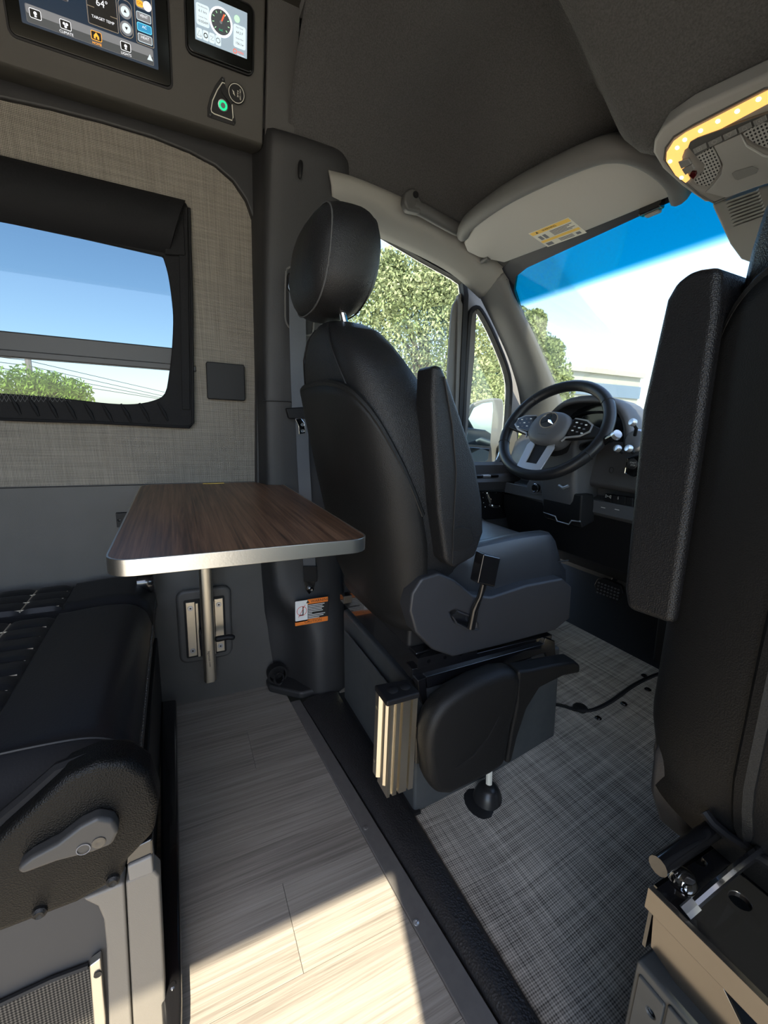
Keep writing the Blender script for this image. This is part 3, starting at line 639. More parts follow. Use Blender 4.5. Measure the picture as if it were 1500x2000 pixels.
s2 = thing('energy_monitor', 'small black framed tablet display with round gauge on the overhead panel', 'display', OF.p(.15, .10))
l_, t0_ = opix(365, 100); r_, t1_ = opix(492, 153); bb = (t0_ + t1_) / 2; SW = r_ - l_; SH = .128; cu_ = (l_ + r_) / 2; cv = bb + SH / 2
obj('bezel', OF.plate(cu_, cv, SW, SH, .014, .014), BLK, s2, bevel=.004)
obj('rim', OF.ring(cu_, cv, SW + .006, SH + .006, .017, .006, .010), MATB, s2, bevel=.002)
dw, dh = SW * .78, SH * .66
d1 = obj('display', OF.plate(cu_ + .002, cv + .004, dw, dh, .001, .0006, .0142), SCRG, s2); dl, dr_ = cu_ + .002 - dw / 2, cu_ + .002 + dw / 2; db = cv + .004 - dh / 2
C0 = .0149
rect('side_card', .03, .028, .27, .066, E_LG, r=.004, c=C0); rect('side_card', .73, .014, .97, .056, E_LG, r=.004, c=C0)
a, b = o2(.49, .048); obj('gauge_rim', OF.arc(a, b, .027, .0045, .0004, C0), E_WH, d1); obj('gauge_face', OF.disc(a, b, .0228, .0003, C0, 28), E_DG, d1)
obj('needle', OF.poly([(a - .001, b), (a + .0015, b - .001), (a + .010, b + .016), (a + .006, b + .016)], .0004, .0154), E_RD, d1); obj('needle_hub', OF.disc(a, b, .003, .0005, .0155, 12), E_GR, d1)
for q in range(9):
    an = math.radians(225 - q * 33.75); obj('gauge_tick', OF.line([(a + .016 * math.cos(an), b + .016 * math.sin(an)), (a + .020 * math.cos(an), b + .020 * math.sin(an))], .0006, .0154), E_PG, d1)
otext('SoC', .005, .49, .034, E_GN, .0156)
a, b = o2(.80, .066); obj('status_dot', OF.disc(a, b, .0065, .0004, C0, 16), E_PG, d1)
for tx, sz_, u, v in (('Time Remaining', .0032, .15, .061), ('6.1 hrs', .0065, .15, .053), ('Current Time', .0034, .15, .043), ('10:05AM', .0065, .15, .035), ('Pack Temp', .0036, .85, .051), ('64.2 F', .0065, .85, .042), ('Power Flow', .0036, .85, .031), ('156.1w', .0065, .85, .022)):
    otext(tx, sz_, u, v, INK, .0156)
for q in range(4):
    rect('menu_tile', .025 + q * .118, .004, .025 + q * .118 + .108, .022, E_LG, c=C0)
a, b = o2(.078, .013); obj('alert_glyph', OF.line([(a - .0045, b - .005), (a + .0045, b - .005), (a, b + .005)], .0005, .0154, True), INK, d1)
a, b = o2(.197, .013); obj('gear_glyph', OF.arc(a, b, .0048, .0016, .0004, .0154), INK, d1)
a, b = o2(.432, .013); obj('gauge_glyph', OF.arc(a, b, .0048, .0009, .0004, .0154), INK, d1)
a, b = o2(.315, .013); obj('plug_glyph', OF.line([(a - .004, b + .003), (a + .003, b + .003), (a - .003, b - .004), (a + .004, b - .004)], .0005, .0154), E_GR, d1)
a, b = o2(.76, .006); obj('logo_ring', OF.arc(a, b, .0045, .0014, .0004, C0), E_RD, d1); otext('volta', .0075, .87, .007, E_RD, .0156); otext('Power Systems', .0028, .88, .0015, E_WH, .0156)

pl = thing('power_button_plate', 'black plate with green lit push button and swung open round cover', 'button', OF.p(.15, .03))
pp = [opix(x, y) for x, y in ((433, 150), (438, 153), (440, 168), (452, 200), (455, 212), (461, 240), (457, 246), (412, 231), (405, 228), (405, 210), (410, 190), (420, 168))]
obj('plate', OF.poly(pp, .003), MATB, pl, bevel=.0008)
obj('outline', OF.line([opix(x, y) for x, y in ((439, 164), (434, 162), (424, 177), (415, 197), (412, 214), (413, 219), (418, 223), (453, 236), (455, 230), (453, 205))], .0012, .0032), CREAM, pl)
gx, gy = opix(435, 208)
obj('button_rim', OF.arc(gx, gy, .0125, .002, .005, .003), CHR, pl, smooth=True); obj('green_ring', OF.arc(gx, gy, .0112, .0056, .0045, .003), E_GN, pl); obj('push_button', OF.disc(gx, gy, .0055, .006, .003), TXT, pl)
for x, y in ((435.5, 156), (436, 177), (411, 224.5), (456.5, 241)):
    a, b = opix(x, y); obj('screw', OF.disc(a, b, .0036, .003, .003, 12), GLOSSB, pl, bevel=.001)
cx_, cy_ = opix(461, 185)
cvr = obj('round_cover', OF.disc(cx_, cy_, .0215, .003, .006, 32), MATB, pl, bevel=.0008)
obj('cover_arm', OF.poly([opix(x, y) for x, y in ((431, 172), (440, 172), (455, 200), (450, 206), (432, 182))], .003, .0055), MATB, pl)
obj('cover_ring', OF.arc(cx_, cy_, .0195, .0012, .0004, .009), CREAM, cvr)
obj('bolt_mark', OF.poly([(cx_ - .011, cy_ + .005), (cx_ - .005, cy_ + .001), (cx_ - .0065, cy_ + .001), (cx_ - .0035, cy_ - .006), (cx_ - .009, cy_ - .0015), (cx_ - .0072, cy_ - .0015)], .0004, .009), CREAM, cvr)
for q, tx in enumerate(('PULSE', 'ON / OFF', '')):
    if tx: text(tx, .0052, OF.p(cx_ + .003 + q * .006, cy_, .0094), -OF.v, OF.u, CREAM, cvr)

# ---------------------------------------------------------------- table
TZ = .745
tb = thing('table', 'walnut laminate swing table with aluminium edge on a single wall post', 'table', (-1.36, .06, .07))
tc_ = [P(x, y, Z=TZ) for x, y in ((203, 1097), (275, 943), (545, 939), (724, 1053))]
tx0, tx1, ty0, ty1 = -1.478, (tc_[0].x + tc_[3].x) / 2, (tc_[0].y + tc_[1].y) / 2, (tc_[2].y + tc_[3].y) / 2
TF = Fr(((tx0 + tx1) / 2, (ty0 + ty1) / 2, TZ), (1, 0, 0), (0, 1, 0))
TWd, TD = tx1 - tx0, ty1 - ty0
obj('tabletop', TF.plate(0, 0, TWd - .004, TD - .004, .036, .022, -.022), TABW, tb)
obj('edge_band', TF.ring(0, 0, TWd, TD, .038, .0035, .026, -.0255), ALU, tb, bevel=.001)
ytag = P(415, 941, Z=TZ)
k_ = obj('sticker', MB().box((tx0 + .004, ytag.y - .032, TZ + .0004), (tx0 + .02, ytag.y + .032, TZ + .0012)), YELLOW, tb); k_['label'] = 'small yellow sticker'
LX = -1.362
lt, lb = P(401, 1105, X=LX), P(411, 1328, X=LX); LW = .030
m = MB(); pr = [(-.5, -.55), (-.5, .15), (-.36, .5), (-.22, .56), (.22, .56), (.36, .5), (.5, .15), (.5, -.55)]
rings = []
for p in (lb, V((lt.x, lt.y, TZ - .03))):
    rings.append([p + V((b * LW, a * LW * 1.25, 0)) for a, b in pr])
m.loft(rings); obj('post', m, ALUC, tb, bevel=.001)
LF = Fr((LX + .0172, 0, 0), (0, 1, 0), (0, 0, 1)); q = P(409.5, 1287, X=LX + .017)
text('lagunusa.com', .0105, (LX + .0176, q.y, q.z), (0, .03, -1), (0, 1, .03), INK, tb)
obj('top_arm', MB().box((LX - .03, lt.y - .02, TZ - .055), (LX + .22, lt.y + .02, TZ - .031)), ALU, tb, bevel=.004)
obj('top_plate', MB().box((LX - .05, lt.y - .08, TZ - .034), (LX + .12, lt.y + .09, TZ - .0285)), MATB, tb)
# wall mount
mt = thing('table_wall_mount', 'dark moulded wall recess with two aluminium rails and black clamp knob', 'wall mount', (-1.44, .055, .15))
a, b = P(347, 1160, X=-1.438), P(452, 1290, X=-1.438); MF = Fr((-1.444, 0, 0), (0, 1, 0), (0, 0, 1)); cy_, cz_ = (a.y + b.y) / 2, .275
obj('backing', MF.plate(cy_, cz_, .168, .258, .028, .020, -.006), mat('mount moulding', (.075, .072, .068), .5), mt, bevel=.010, seg=3)
obj('recess', MF.plate(cy_, cz_ - .005, .125, .205, .006, .003, .0125), MATB, mt)
for s_ in (-1, 1):
    rl = obj('rail', MF.plate(cy_ + s_ * .043, cz_ - .005, .026, .19, .001, .006, .015), ALUC, mt, bevel=.0008)
    obj('rail_groove', MF.plate(cy_ + s_ * .024, cz_ - .01, .008, .19, .001, .009, .015), ALUC, mt, bevel=.0008)
    for dz in (-.075, .075):
        obj('screw', MF.disc(cy_ + s_ * .043, cz_ - .005 + dz, .0085, .002, .021, 18), SIL, rl, bevel=.001); obj('socket_shade', MF.disc(cy_ + s_ * .043, cz_ - .005 + dz, .003, .0006, .0231, 6), INK, rl)  # flat black disc paints the shade inside each screw socket
kp = P(432, 1247, X=-1.385)
obj('clamp_body', MB().box((-1.418, cy_ - .022, kp.z - .03), (-1.38, cy_ + .022, kp.z + .03)), MATB, mt, bevel=.004)
obj('clamp_handle', MB().tube([P(418, 1249, X=-1.375), P(432, 1247, X=-1.375), P(447, 1243, X=-1.37), P(460, 1246, X=-1.365)], [.012, .010, .009, .011], 10), MATB, mt, sub=1)

# ================================================================== REAR BENCH
bn = thing('rear_bench', 'black leather rear bench seat with tan quilted stitching and recliner lever', 'bench seat', (-1.0, -.5, 0))
BZ = .478
def cushion(x0, x1, name, qx0, qx1, endroll):
    ncol = int((x1 - x0) / .008); y0, y1 = -1.0, -.082
    def h(x, y):
        z = BZ
        e = min(x - x0, x1 - x)
        ex0, ex1 = x - x0, x1 - x
        z -= .022 * (1 - sm(ex0 / .035)) + (endroll if endroll else .022) * (1 - sm(ex1 / (.10 if endroll else .035)))
        f = y1 - y
        if f < .06: z -= .06 - math.sqrt(max(0, .06 ** 2 - (.06 - f) ** 2))
        z += .006 * math.sin(math.pi * sm((y1 - y) / .2))
        inq = qx0 < x < qx1 and y < -.285
        if inq:
            cx = ((x - qx0) / .052) % 1; cy = ((-.285 - y) / .082) % 1
            z += -.012 + .010 * (1 - (2 * cx - 1) ** 6) * (1 - (2 * cy - 1) ** 6)
        elif y < -.275 and (qx0 - .008 < x < qx1 + .008): z -= .012
        return z
    ny = 110
    m = MB(); m.grid(lambda u, v: (lerp(x0, x1, u), lerp(y0, y1, v), h(lerp(x0, x1, u), lerp(y0, y1, v))), ncol, ny)
    n0 = len(m.v)
    o = obj(name, m, LEA2, bn, smooth=True, fixn=False)
    # front and end skirts
    b = MB(); b.loft([[(x, y1, h(x, y1) + .001), (x, y1 + .003, h(x, y1) - .03), (x, y1 - .002, .36), (x, y1 - .05, .34)] for x in np.linspace(x0 + .002, x1, 14)], closed=False, cap=False)
    obj('front_fall', b, LEA2, o, smooth=True)
    if endroll:
        b = MB(); b.loft([[(x1, y, h(x1, y) + .001), (x1 + .004, y, h(x1, y) - .03), (x1 - .01, y, .33)] for y in np.linspace(y0, y1, 14)], closed=False, cap=False)
        obj('end_fall', b, LEA2, o, smooth=True)
    t = MB()
    xs = np.arange(qx0 + .052, qx1 - .01, .052)
    for x in xs:
        t.tube([(x, y, h(x, y) + .002) for y in np.linspace(-.70, -.29, 26)], .0019, 4)
    for y in (-.285 - .082, -.285 - .164, -.285 - .246, -.285 - .328):
        t.tube([(x, y, h(x, y) + .002) for x in np.linspace(qx0 + .006, qx1 - .006, 40)], .0019, 4)
    obj('quilt_stitching', t, THR, o)
    t = MB()
    n = int((x1 - x0 - .06) / .009)
    for q in range(n):
        x = x0 + .03 + q * .009; t.tube([(x, y1 + .0025, h(x, y1) - .004), (x + .0055, y1 + .0025, h(x + .0055, y1) - .004)], .0012, 4)
    obj('edge_stitching', t, THRG, o)
    obj('panel_seam', MB().tube([(qx0 - .004, -.95, h(qx0 - .004, -.95) + .001)] + [(x, -.281, h(x, -.281) + .001) for x in np.linspace(qx0, qx1, 20)], .0018, 4), DARK, o)
    return o
cushion(-1.435, -1.225, 'seat_cushion', -1.42, -1.25, 0)
cushion(-1.222, -.605, 'seat_cushion', -1.195, -.80, .05)
obj('bolster_seam', MB().tube(cr([(-.70, -.95, BZ - .006), (-.69, -.4, BZ + .002), (-.685, -.2, BZ + .004), (-.675, -.12, BZ - .002), (-.665, -.085, BZ - .03)], 6), .0022, 6), DARK, bn, smooth=True)
obj('seat_frame', MB().box((-1.43, -.98, .10), (-.66, -.14, .44)), MATB, bn)
obj('front_rail', MB().box((-1.41, -.13, .26), (-.62, -.105, .36)), GLOSSB, bn, bevel=.004)
obj('front_rail', MB().box((-1.41, -.115, .03), (-.615, -.085, .27)), MATB, bn, bevel=.004)
obj('side_knob', MB().lathe(P(292, 1135, X=-1.36), (0, 1, .0), [(.03, -.03), (.035, 0), (.03, .012), (.01, .016)], 20), GLOSSB, bn, smooth=True)
kpl = obj('kick_plate', MB().prism([P(x, y, Z=.012) for x, y in ((316, 1396), (346, 1392), (359, 1998), (358, 2060), (322, 2060), (318, 1992))], (0, 0, .05)), GLOSSB, bn, bevel=.006)
q = P(337, 1925, Z=.062); obj('screw', MB().lathe(q, (0, 0, 1), [(.006, 0), (.006, .001), (.004, .003), (.001, .003)], 14), GLOSSB, kpl, smooth=True)
RX = -.555
rc = [(-140, 1760), (-60, 1690), (0, 1632), (60, 1578), (125, 1518), (190, 1490), (250, 1488), (292, 1515), (311, 1570), (302, 1630), (262, 1672), (244, 1690), (243, 1716), (150, 1768), (0, 1826), (-140, 1885)]
o = obj('recliner_cover', MB().prism([P(x, y, X=RX) for x, y in rc], (-.05, 0, 0)), RECL, bn, bevel=.020, seg=4)
obj('cover_felt', MB().tube([P(x, y, X=RX - .03) + V((0, -.004, .006)) for x, y in ((-60, 1668), (60, 1566), (125, 1508), (190, 1484), (235, 1482))], .010, 8), SHADE, o, smooth=True)
lv = [(30, 1700), (60, 1676), (110, 1650), (155, 1615), (190, 1598), (222, 1604), (233, 1625), (220, 1652), (180, 1668), (110, 1686), (40, 1712)]
o = obj('recliner_lever', MB().prism([P(x, y, X=RX + .018) for x, y in lv], (-.02, 0, 0)), mat('lever grey', (.045, .044, .043), .4, spec=.35), bn, bevel=.006, seg=3)
q = P(193, 1645, X=RX + .018); obj('screw', MB().lathe(q, (1, 0, 0), [(.0075, 0), (.0075, .001), (.005, .0015), (.002, .0005)], 16), GLOSSB, o, smooth=True)
RF = Fr((RX + .0185, 0, 0), (0, 1, 0), (0, 0, 1)); q = P(163, 1658, X=RX + .018); obj('lever_emblem', RF.arc(q.y, q.z, .0075, .001, .0008), TXT, o)
for x, y in ((221, 1718), (78, 1780)):
    q = P(x, y, X=RX); obj('cover_screw', MB().lathe(q, (1, 0, 0), [(.008, -.002), (.008, .003), (.005, .006), (.001, .004)], 14), PLA, bn, smooth=True)
obj('belt_bracket', MB().prism([P(x, y, X=RX - .012) for x, y in ((244, 1664), (298, 1638), (299, 1670), (246, 1692))], (-.03, 0, 0)), GLOSSB, bn, bevel=.003)
obj('belt_clip', MB().prism([P(x, y, X=RX - .008) for x, y in ((248, 1694), (297, 1672), (300, 1705), (252, 1724))], (-.03, 0, 0)), mat('clip grey', (.17, .16, .145), .5), bn, bevel=.003)
PX = -.580
obj('side_panel', MB().prism([P(x, y, X=PX) for x, y in ((245, 1724), (300, 1700), (312, 1712), (326, 2010), (262, 2040))], (-.03, 0, 0)), mat('bench end vinyl', (.155, .142, .122), .5, bump=('noise', 700, .2)), bn, bevel=.004)
obj('side_panel', MB().prism([P(x, y, X=PX) for x, y in ((160, 1758), (243, 1725), (260, 2040), (214, 2080), (212, 1990), (207, 1850), (202, 1800), (190, 1772))], (-.03, 0, 0)), MATS['bench end vinyl'], bn, bevel=.004)
obj('recess_back', MB().prism([P(x, y, X=PX - .012) for x, y in ((-160, 1880), (165, 1748), (225, 1790), (235, 2080), (-160, 2120))], (-.02, 0, 0)), mat('recess vinyl', (.03, .031, .034), .6), bn)
ms = [P(x, y, X=PX - .008) for x, y in ((-160, 2010), (0, 1962), (100, 1915), (174, 1888), (200, 2080), (-160, 2160))]
obj('mesh_pocket', MB().prism(ms, (-.003, 0, 0)), MESHM, bn)
obj('pocket_binding', MB().tube([P(x, y, X=PX - .007) for x, y in ((-160, 2006), (0, 1960), (100, 1913), (172, 1886))], .004, 6), MATB, bn)
o = obj('end_strip', MB().prism([P(x, y, X=PX + .002) for x, y in ((174, 1888), (196, 1872), (206, 1990), (206, 2060), (188, 2060))], (-.012, 0, 0)), ALU, bn, bevel=.002)
q = P(191, 1903, X=PX + .003); obj('screw', MB().lathe(q, (1, 0, 0), [(.005, -.001), (.005, .001), (.002, .0005)], 12), INK, o)

# ================================================================== CAB SEATS
def Td(p): return V(p)
def Tp(p):
    p = V(p); x, y, z = p.x + 1.0, p.y, p.z
    return V((-.095 - x, y + .138 + .225 * (z - .5), .485 + (z - .5) * 1.22))
SZ = [.50, .56, .70, .85, .97, 1.05, 1.10, 1.145, 1.17]
SA = [.195, .222, .234, .234, .222, .200, .170, .122, .062]
SR = [.445, .418, .385, .350, .322, .305, .297, .300, .315]
SF = [.60, .64, .655, .615, .56, .50, .465, .44, .41]
def sec(z, phi, grow=0.0, n=3.2, A=SA):
    a = interp(z, SZ, A) + grow; yr = interp(z, SZ, SR) - grow; yf = interp(z, SZ, SF) + grow
    c, s = math.cos(phi), math.sin(phi)
    return (-1.0 + a * math.copysign(abs(c) ** (2 / n), c), (yr + yf) / 2 + (yf - yr) / 2 * math.copysign(abs(s) ** (2 / n), s), z)
def sellips(c, h, n1, n2, nu=20, nv=28, tilt=0.0):
    rings = []
    for i in range(nu + 1):
        t = -math.pi / 2 + math.pi * i / nu; ct, st_ = math.cos(t), math.sin(t)
        r = max(abs(ct), 1e-4) ** (2 / n1); z = math.copysign(abs(st_) ** (2 / n1), st_)
        ring = []
        for k in range(nv):
            a = 2 * math.pi * k / nv; ca, sa = math.cos(a), math.sin(a)
            x = math.copysign(abs(ca) ** (2 / n2), ca) * r * h[0]; y = math.copysign(abs(sa) ** (2 / n2), sa) * r * h[1]
            ring.append(V((c[0] + x, c[1] + y + tilt * z * h[2], c[2] + z * h[2])))
        rings.append(ring)
    return rings
def seat_back(root, T, pax=False):
    A = SA if not pax else [.20, .222, .230, .230, .228, .222, .212, .19, .14]
    zz = list(np.linspace(.50, 1.15, 22)) + [1.162, 1.17]
    m = MB(); m.loft([[T(sec(z, math.radians(a), A=A)) for a in range(0, 360, 10)] for z in zz])
    bk = obj('backrest', m, LEA, root, smooth=True)
    def shell(u, v):
        ph = lerp(-172, -8, u); s_ = abs(ph + 90) / 82
        zt = 1.035 - .05 * s_ ** 2 - .22 * s_ ** 5; z = lerp(.478, zt, v)
        return T(sec(max(z, .5), math.radians(ph), .010, A=A)[:2] + (z,))
    m = MB(); m.grid(shell, 40, 24)
    obj('back_shell', m, PLA, root, smooth=True, solid=.014, off=0)
    edge = [shell(u, 1.0) for u in np.linspace(0, 1, 40)]
    obj('shell_rim', MB().tube(edge, .008, 8), PLA, root, smooth=True)
    for ph0 in (-62, -118):
        pts = [T(sec(z, math.radians(lerp(ph0, ph0 + (22 if ph0 > -90 else -22), sm((1.15 - z) / .3))), .001, A=A)) for z in np.linspace(1.165, .80, 30)]
        obj('seam', MB().tube(pts, .0022, 6), DARK, bk, smooth=True)
    if pax:     # ribs moulded into the shell
        for ph in (-78, -102):
            obj('shell_rib', MB().tube([T(sec(max(z, .5), math.radians(ph), .014, A=A)[:2] + (z,)) for z in np.linspace(.5, .95, 20)], [.004] + [.012] * 18 + [.004], 8), PLA, root, smooth=True)
    hr = obj('headrest', MB().loft([[T(p) for p in r] for r in sellips((-1.0, .340, 1.293), (.135, .084, .114), 2.5, 3.0, tilt=.10)]), LEA, root, smooth=True)
    for dy in (-.047, .055):
        fr = (1 - (abs(dy) / .082) ** 2.6) ** (1 / 2.6)
        pts = []
        for k in range(48):
            a = 2 * math.pi * k / 48; ca, sa = math.cos(a), math.sin(a); n_ = 2.6
            x = math.copysign(abs(ca) ** (2 / n_), ca) * .1385 * fr; z = math.copysign(abs(sa) ** (2 / n_), sa) * .1175 * fr
            pts.append(T((-1.0 + x, .340 + dy + .10 * z, 1.293 + z)))
        obj('stitch_seam', MB().tube(pts, .0018, 6, closed=True), DARK if dy > 0 else THRG, hr, smooth=True)
    for x in (-.07, .055):
        obj('headrest_post', MB().tube([T((-1 + x, .360, 1.12)), T((-1 + x, .350, 1.17)), T((-1 + x, .335, 1.22))], .0085, 10), CHR, root, smooth=True)
        obj('post_collar', MB().lathe(T((-1 + x, .36, 1.205)), (0, 0, 1), [(.016, -.002), (.018, .004), (.012, .010)], 14), PLA, root, smooth=True)
    return bk
def armrest(root, T, outline, x0, x1):
    pts = [T(p) for p in outline]; d = T((x1, 0, 0)) - T((x0, 0, 0))
    return obj('armrest', MB().prism(pts, d), LEA, root, bevel=.016, seg=4)
ARM = [P(x, y, X=-.722) for x, y in ((846, 712), (864, 714), (878, 745), (902, 815), (930, 900), (944, 980), (946, 1040), (930, 1088), (888, 1112), (870, 1098), (856, 1000), (848, 880), (843, 780))]
SK = [(800, 1195), (804, 1160), (824, 1130), (858, 1119), (890, 1134), (925, 1163), (960, 1166), (1030, 1143), (1100, 1130), (1118, 1146), (1114, 1208), (1085, 1232), (990, 1258), (885, 1284), (845, 1270), (812, 1236)]
ds = thing('driver_seat', 'black leather driver seat with raised armrest, facing the steering wheel', 'seat', (-1.0, .72, 0))
seat_back(ds, Td)
ar = armrest(ds, Td, ARM, -.722, -.788)
obj('pivot_cap', MB().prism([P(x, y, X=-.7205) for x, y in ((884, 1034), (900, 1028), (918, 1034), (925, 1052), (916, 1070), (884, 1077))], (.002, 0, 0)), PLA, ar, bevel=.001)
obj('side_seam', MB().tube([P(x, y, X=-.7205) for x, y in ((868, 735), (884, 830), (892, 920), (888, 1000), (884, 1100))], .0018, 6), DARK, ar, smooth=True)
def seat_cushion(root, T, far=True):
    def top(x, y):
        d = abs(x + 1.0); z = .635 + .032 * sm((d - .10) / .08)
        z -= .055 * sm((d - .19) / .045) ** 2
        z += .018 * sm((y - .55) / .3); z -= .11 * sm((y - .88) / .12) ** 2.2
        return z
    m = MB(); n = 24
    xs = np.linspace(-.225, .225, n + 1); ys = np.linspace(.50, 1.0, n + 1)
    vs = []; fs = []
    for i, x in enumerate(xs):
        for j, y in enumerate(ys):
            yy = y - .05 * (abs(x) / .225) ** 4 * sm((y - .8) / .2)
            vs.append(T((-1 + x, yy, top(-1 + x, y))))
    for i in range(n):
        for j in range(n): fs.append((i * (n + 1) + j, (i + 1) * (n + 1) + j, (i + 1) * (n + 1) + j + 1, i * (n + 1) + j + 1))
    per = [i * (n + 1) for i in range(n + 1)] + [n * (n + 1) + j for j in range(1, n + 1)] + [i * (n + 1) + n for i in range(n - 1, -1, -1)] + [j for j in range(n - 1, 0, -1)]
    base = len(vs)
    for q in per:
        p = vs[q].copy(); p.z = T((-1, .5, .50)).z; vs.append(p)
    L = len(per)
    for k in range(L): fs.append((per[k], base + k, base + (k + 1) % L, per[(k + 1) % L]))
    m.add(vs, fs)
    c = obj('seat_cushion', m, SEATL, root, smooth=True)
    for x in (-.12, .12):
        obj('seam', MB().tube([T((-1 + x, y, top(-1 + x, y) + .001)) for y in np.linspace(.52, .93, 20)], .0022, 6), DARK, c, smooth=True)
    obj('seam', MB().tube([T((-1 + .222, y, .596 - .0 * y + .01 * sm((y - .6) / .3))) for y in np.linspace(.55, .95, 14)], .002, 6), DARK, c)
seat_cushion(ds, Td)
skm = MB().prism([P(x, y, X=-.744) for x, y in SK], (-.05, 0, 0))
sko = obj('side_skirt', skm, PLAS, ds, bevel=.012, seg=3)
cut(sko, MB().prism([P(x, y, X=-.735) for x, y in ((884, 1200), (893, 1195), (915, 1203), (934, 1216), (934, 1229), (915, 1226), (892, 1216))], (-.045, 0, 0)))
obj('slot_lip', MB().tube([P(x, y, X=-.743) for x, y in ((884, 1203), (893, 1194), (915, 1202), (935, 1216), (934, 1230), (913, 1228), (892, 1218))], .0025, 6, closed=True), PLAS, sko, smooth=True)
skf = MB().prism([P(x, y, X=-.744) + V((-.512, 0, 0)) for x, y in SK], (.05, 0, 0)); obj('side_skirt', skf, PLAS, ds, bevel=.012, seg=3)
lvr = obj('recline_lever', MB().tube([P(920, 1226, X=-.735), P(927, 1190, X=-.728), P(937, 1165, X=-.722), P(945, 1140, X=-.715)], [.010, .009, .007, .008], 10), GLOSSB, ds, smooth=True)
hp = [P(x, y, X=-.70) for x, y in ((945, 1082), (979, 1090), (967, 1148), (933, 1140))]
obj('lever_grip', MB().prism(hp, (-.03, 0, 0)), GLOSSB, lvr, bevel=.004)
obj('seat_pan', MB().box((-1.21, .47, .43), (-.80, .98, .53)), DARK, ds, bevel=.01)
# slide frame and box
obj('rear_crossbar', MB().box((-1.24, .475, .36), (-.77, .52, .435)), GLOSSB, ds, bevel=.004)
sf = [(832, 1322), (1062, 1258), (1066, 1246), (1084, 1252), (1086, 1290), (1074, 1302), (1066, 1275), (835, 1345)]
sl = obj('slide_frame', MB().prism([P(x, y, X=-.748) for x, y in sf], (-.03, 0, 0)), GLOSSB, ds, bevel=.002)
rp_ = obj('rail_plate', MB().box((-.80, .47, .405), (-.752, .64, .432)), GLOSSB, ds, bevel=.001)
cut(rp_, *[MB().lathe((-.772, y, .4185), (1, 0, 0), [(.005, 0), (.005, .03)], 10) for y in (.50, .545, .59)])
obj('slide_rail', MB().box((-.79, .46, .378), (-.757, .90, .405)), GLOSSB, ds, bevel=.002)
obj('slide_rail', MB().box((-1.24, .46, .378), (-1.207, .90, .405)), GLOSSB, ds, bevel=.002)
obj('front_bracket', MB().prism([P(x, y, X=-.744) for x, y in ((816, 1330), (832, 1324), (834, 1362), (838, 1375), (826, 1378), (818, 1352))], (-.02, 0, 0)), GLOSSB, ds, bevel=.002)
bx = MB(); bx.prism([(-1.25, .485, 0), (-.755, .485, 0), (-.755, 1.0, .06), (-1.25, 1.0, .06)], (0, 0, .36))
bx = MB().loft([[(-1.25, .485, 0), (-.752, .485, 0), (-.752, .96, .05), (-1.25, .96, .05)], [(-1.25, .475, .34), (-.757, .475, .34), (-.757, .94, .36), (-1.25, .94, .36)]])
bo = obj('seat_box', bx, BOXM, ds, bevel=.008)
obj('box_panel', MB().prism([(-1.20, .474, .06), (-.84, .474, .06), (-.84, .468, .29), (-1.20, .468, .29)], (0, -.006, 0)), BOXM, bo, bevel=.004)
obj('box_flange', MB().box((-1.27, .455, .004), (-.745, .50, .012)), DARK, bo)
obj('top_flap', MB().prism([P(x, y, X=-.748) for x, y in ((842, 1360), (1040, 1285), (1045, 1300), (862, 1376))], (-.06, 0, 0)), MATB, ds, bevel=.003)
# floor flange trim in front of the box
obj('floor_boot', MB().tube([onmat(985, 1488) + V((-.03, 0, .006)), onmat(1030, 1420) + V((-.03, 0, .008)), onmat(1062, 1378) + V((-.03, 0, .008))], .018, 8, flat=.6), MATB, ds, smooth=True)

# aluminium mount bracket on the seat box
ex = thing('aluminium_rail_mount', 'ribbed champagne aluminium rail bracket with black cap on the driver seat box', 'rail bracket', (-.73, .40, .14))
EX = -.700
tl_, tr_, bl_, br_ = P(766, 1378, X=EX), P(812, 1362, X=EX), P(753, 1562, X=EX), P(810, 1536, X=EX)
y0, y1 = (tl_.y + bl_.y) / 2, (tr_.y + br_.y) / 2; z1, z0 = (tl_.z + tr_.z) / 2, (bl_.z + br_.z) / 2
W_ = y1 - y0
pr = []
for a, b in ((0, 0), (.10, 0), (.12, -.006), (.20, -.006), (.22, 0), (.36, 0), (.38, -.010), (.44, -.010), (.46, 0), (.74, 0), (.76, -.010), (.80, -.010), (.82, 0), (1.0, 0), (1.0, -.045), (.6, -.05), (.0, -.05)): pr.append((a, b))
bodyr = [[V((EX + b, y0 + a * W_, z)) for a, b in pr] for z in (z0, z1)]
obj('rail_body', MB().loft(bodyr), ALUC, ex)
fl_ = MB().loft([[V((EX + b, y0 + a, z)) for a, b in ((-.001, -.008), (-.006, -.012), (-.006, -.02), (-.002, -.024), (-.002, -.034), (-.01, -.038), (-.01, -.055), (-.001, -.055))] for z in (z0 + .025, z1)])
lf_ = obj('side_flange', fl_, ALUC, ex)
for z in (z0 + .06, z1 - .035): cut(lf_, MB().lathe((EX - .0465, y0 - .002, z), (0, -1, 0), [(.0055, 0), (.0055, .02)], 12))
cp = obj('end_cap', MB().prism([V((EX + a, b, z1)) for a, b in ((.004, y0 - .012), (.004, y1 + .003), (-.052, y1 + .003), (-.060, y0 - .012))], (0, 0, .014)), MATB, ex, bevel=.004)
for a in (.25, .72): obj('cap_button', MB().lathe((EX - .026, lerp(y0, y1, a), z1 + .014), (0, 0, 1), [(.012, 0), (.012, .002), (.009, .004), (.001, .0045)], 16), MATB, cp, smooth=True)
obj('hinge_tab', MB().prism([P(x, y, X=EX - .02) for x, y in ((813, 1438), (822, 1430), (826, 1460), (818, 1492), (812, 1492))], (-.02, 0, 0)), ALUC, ex, bevel=.001)

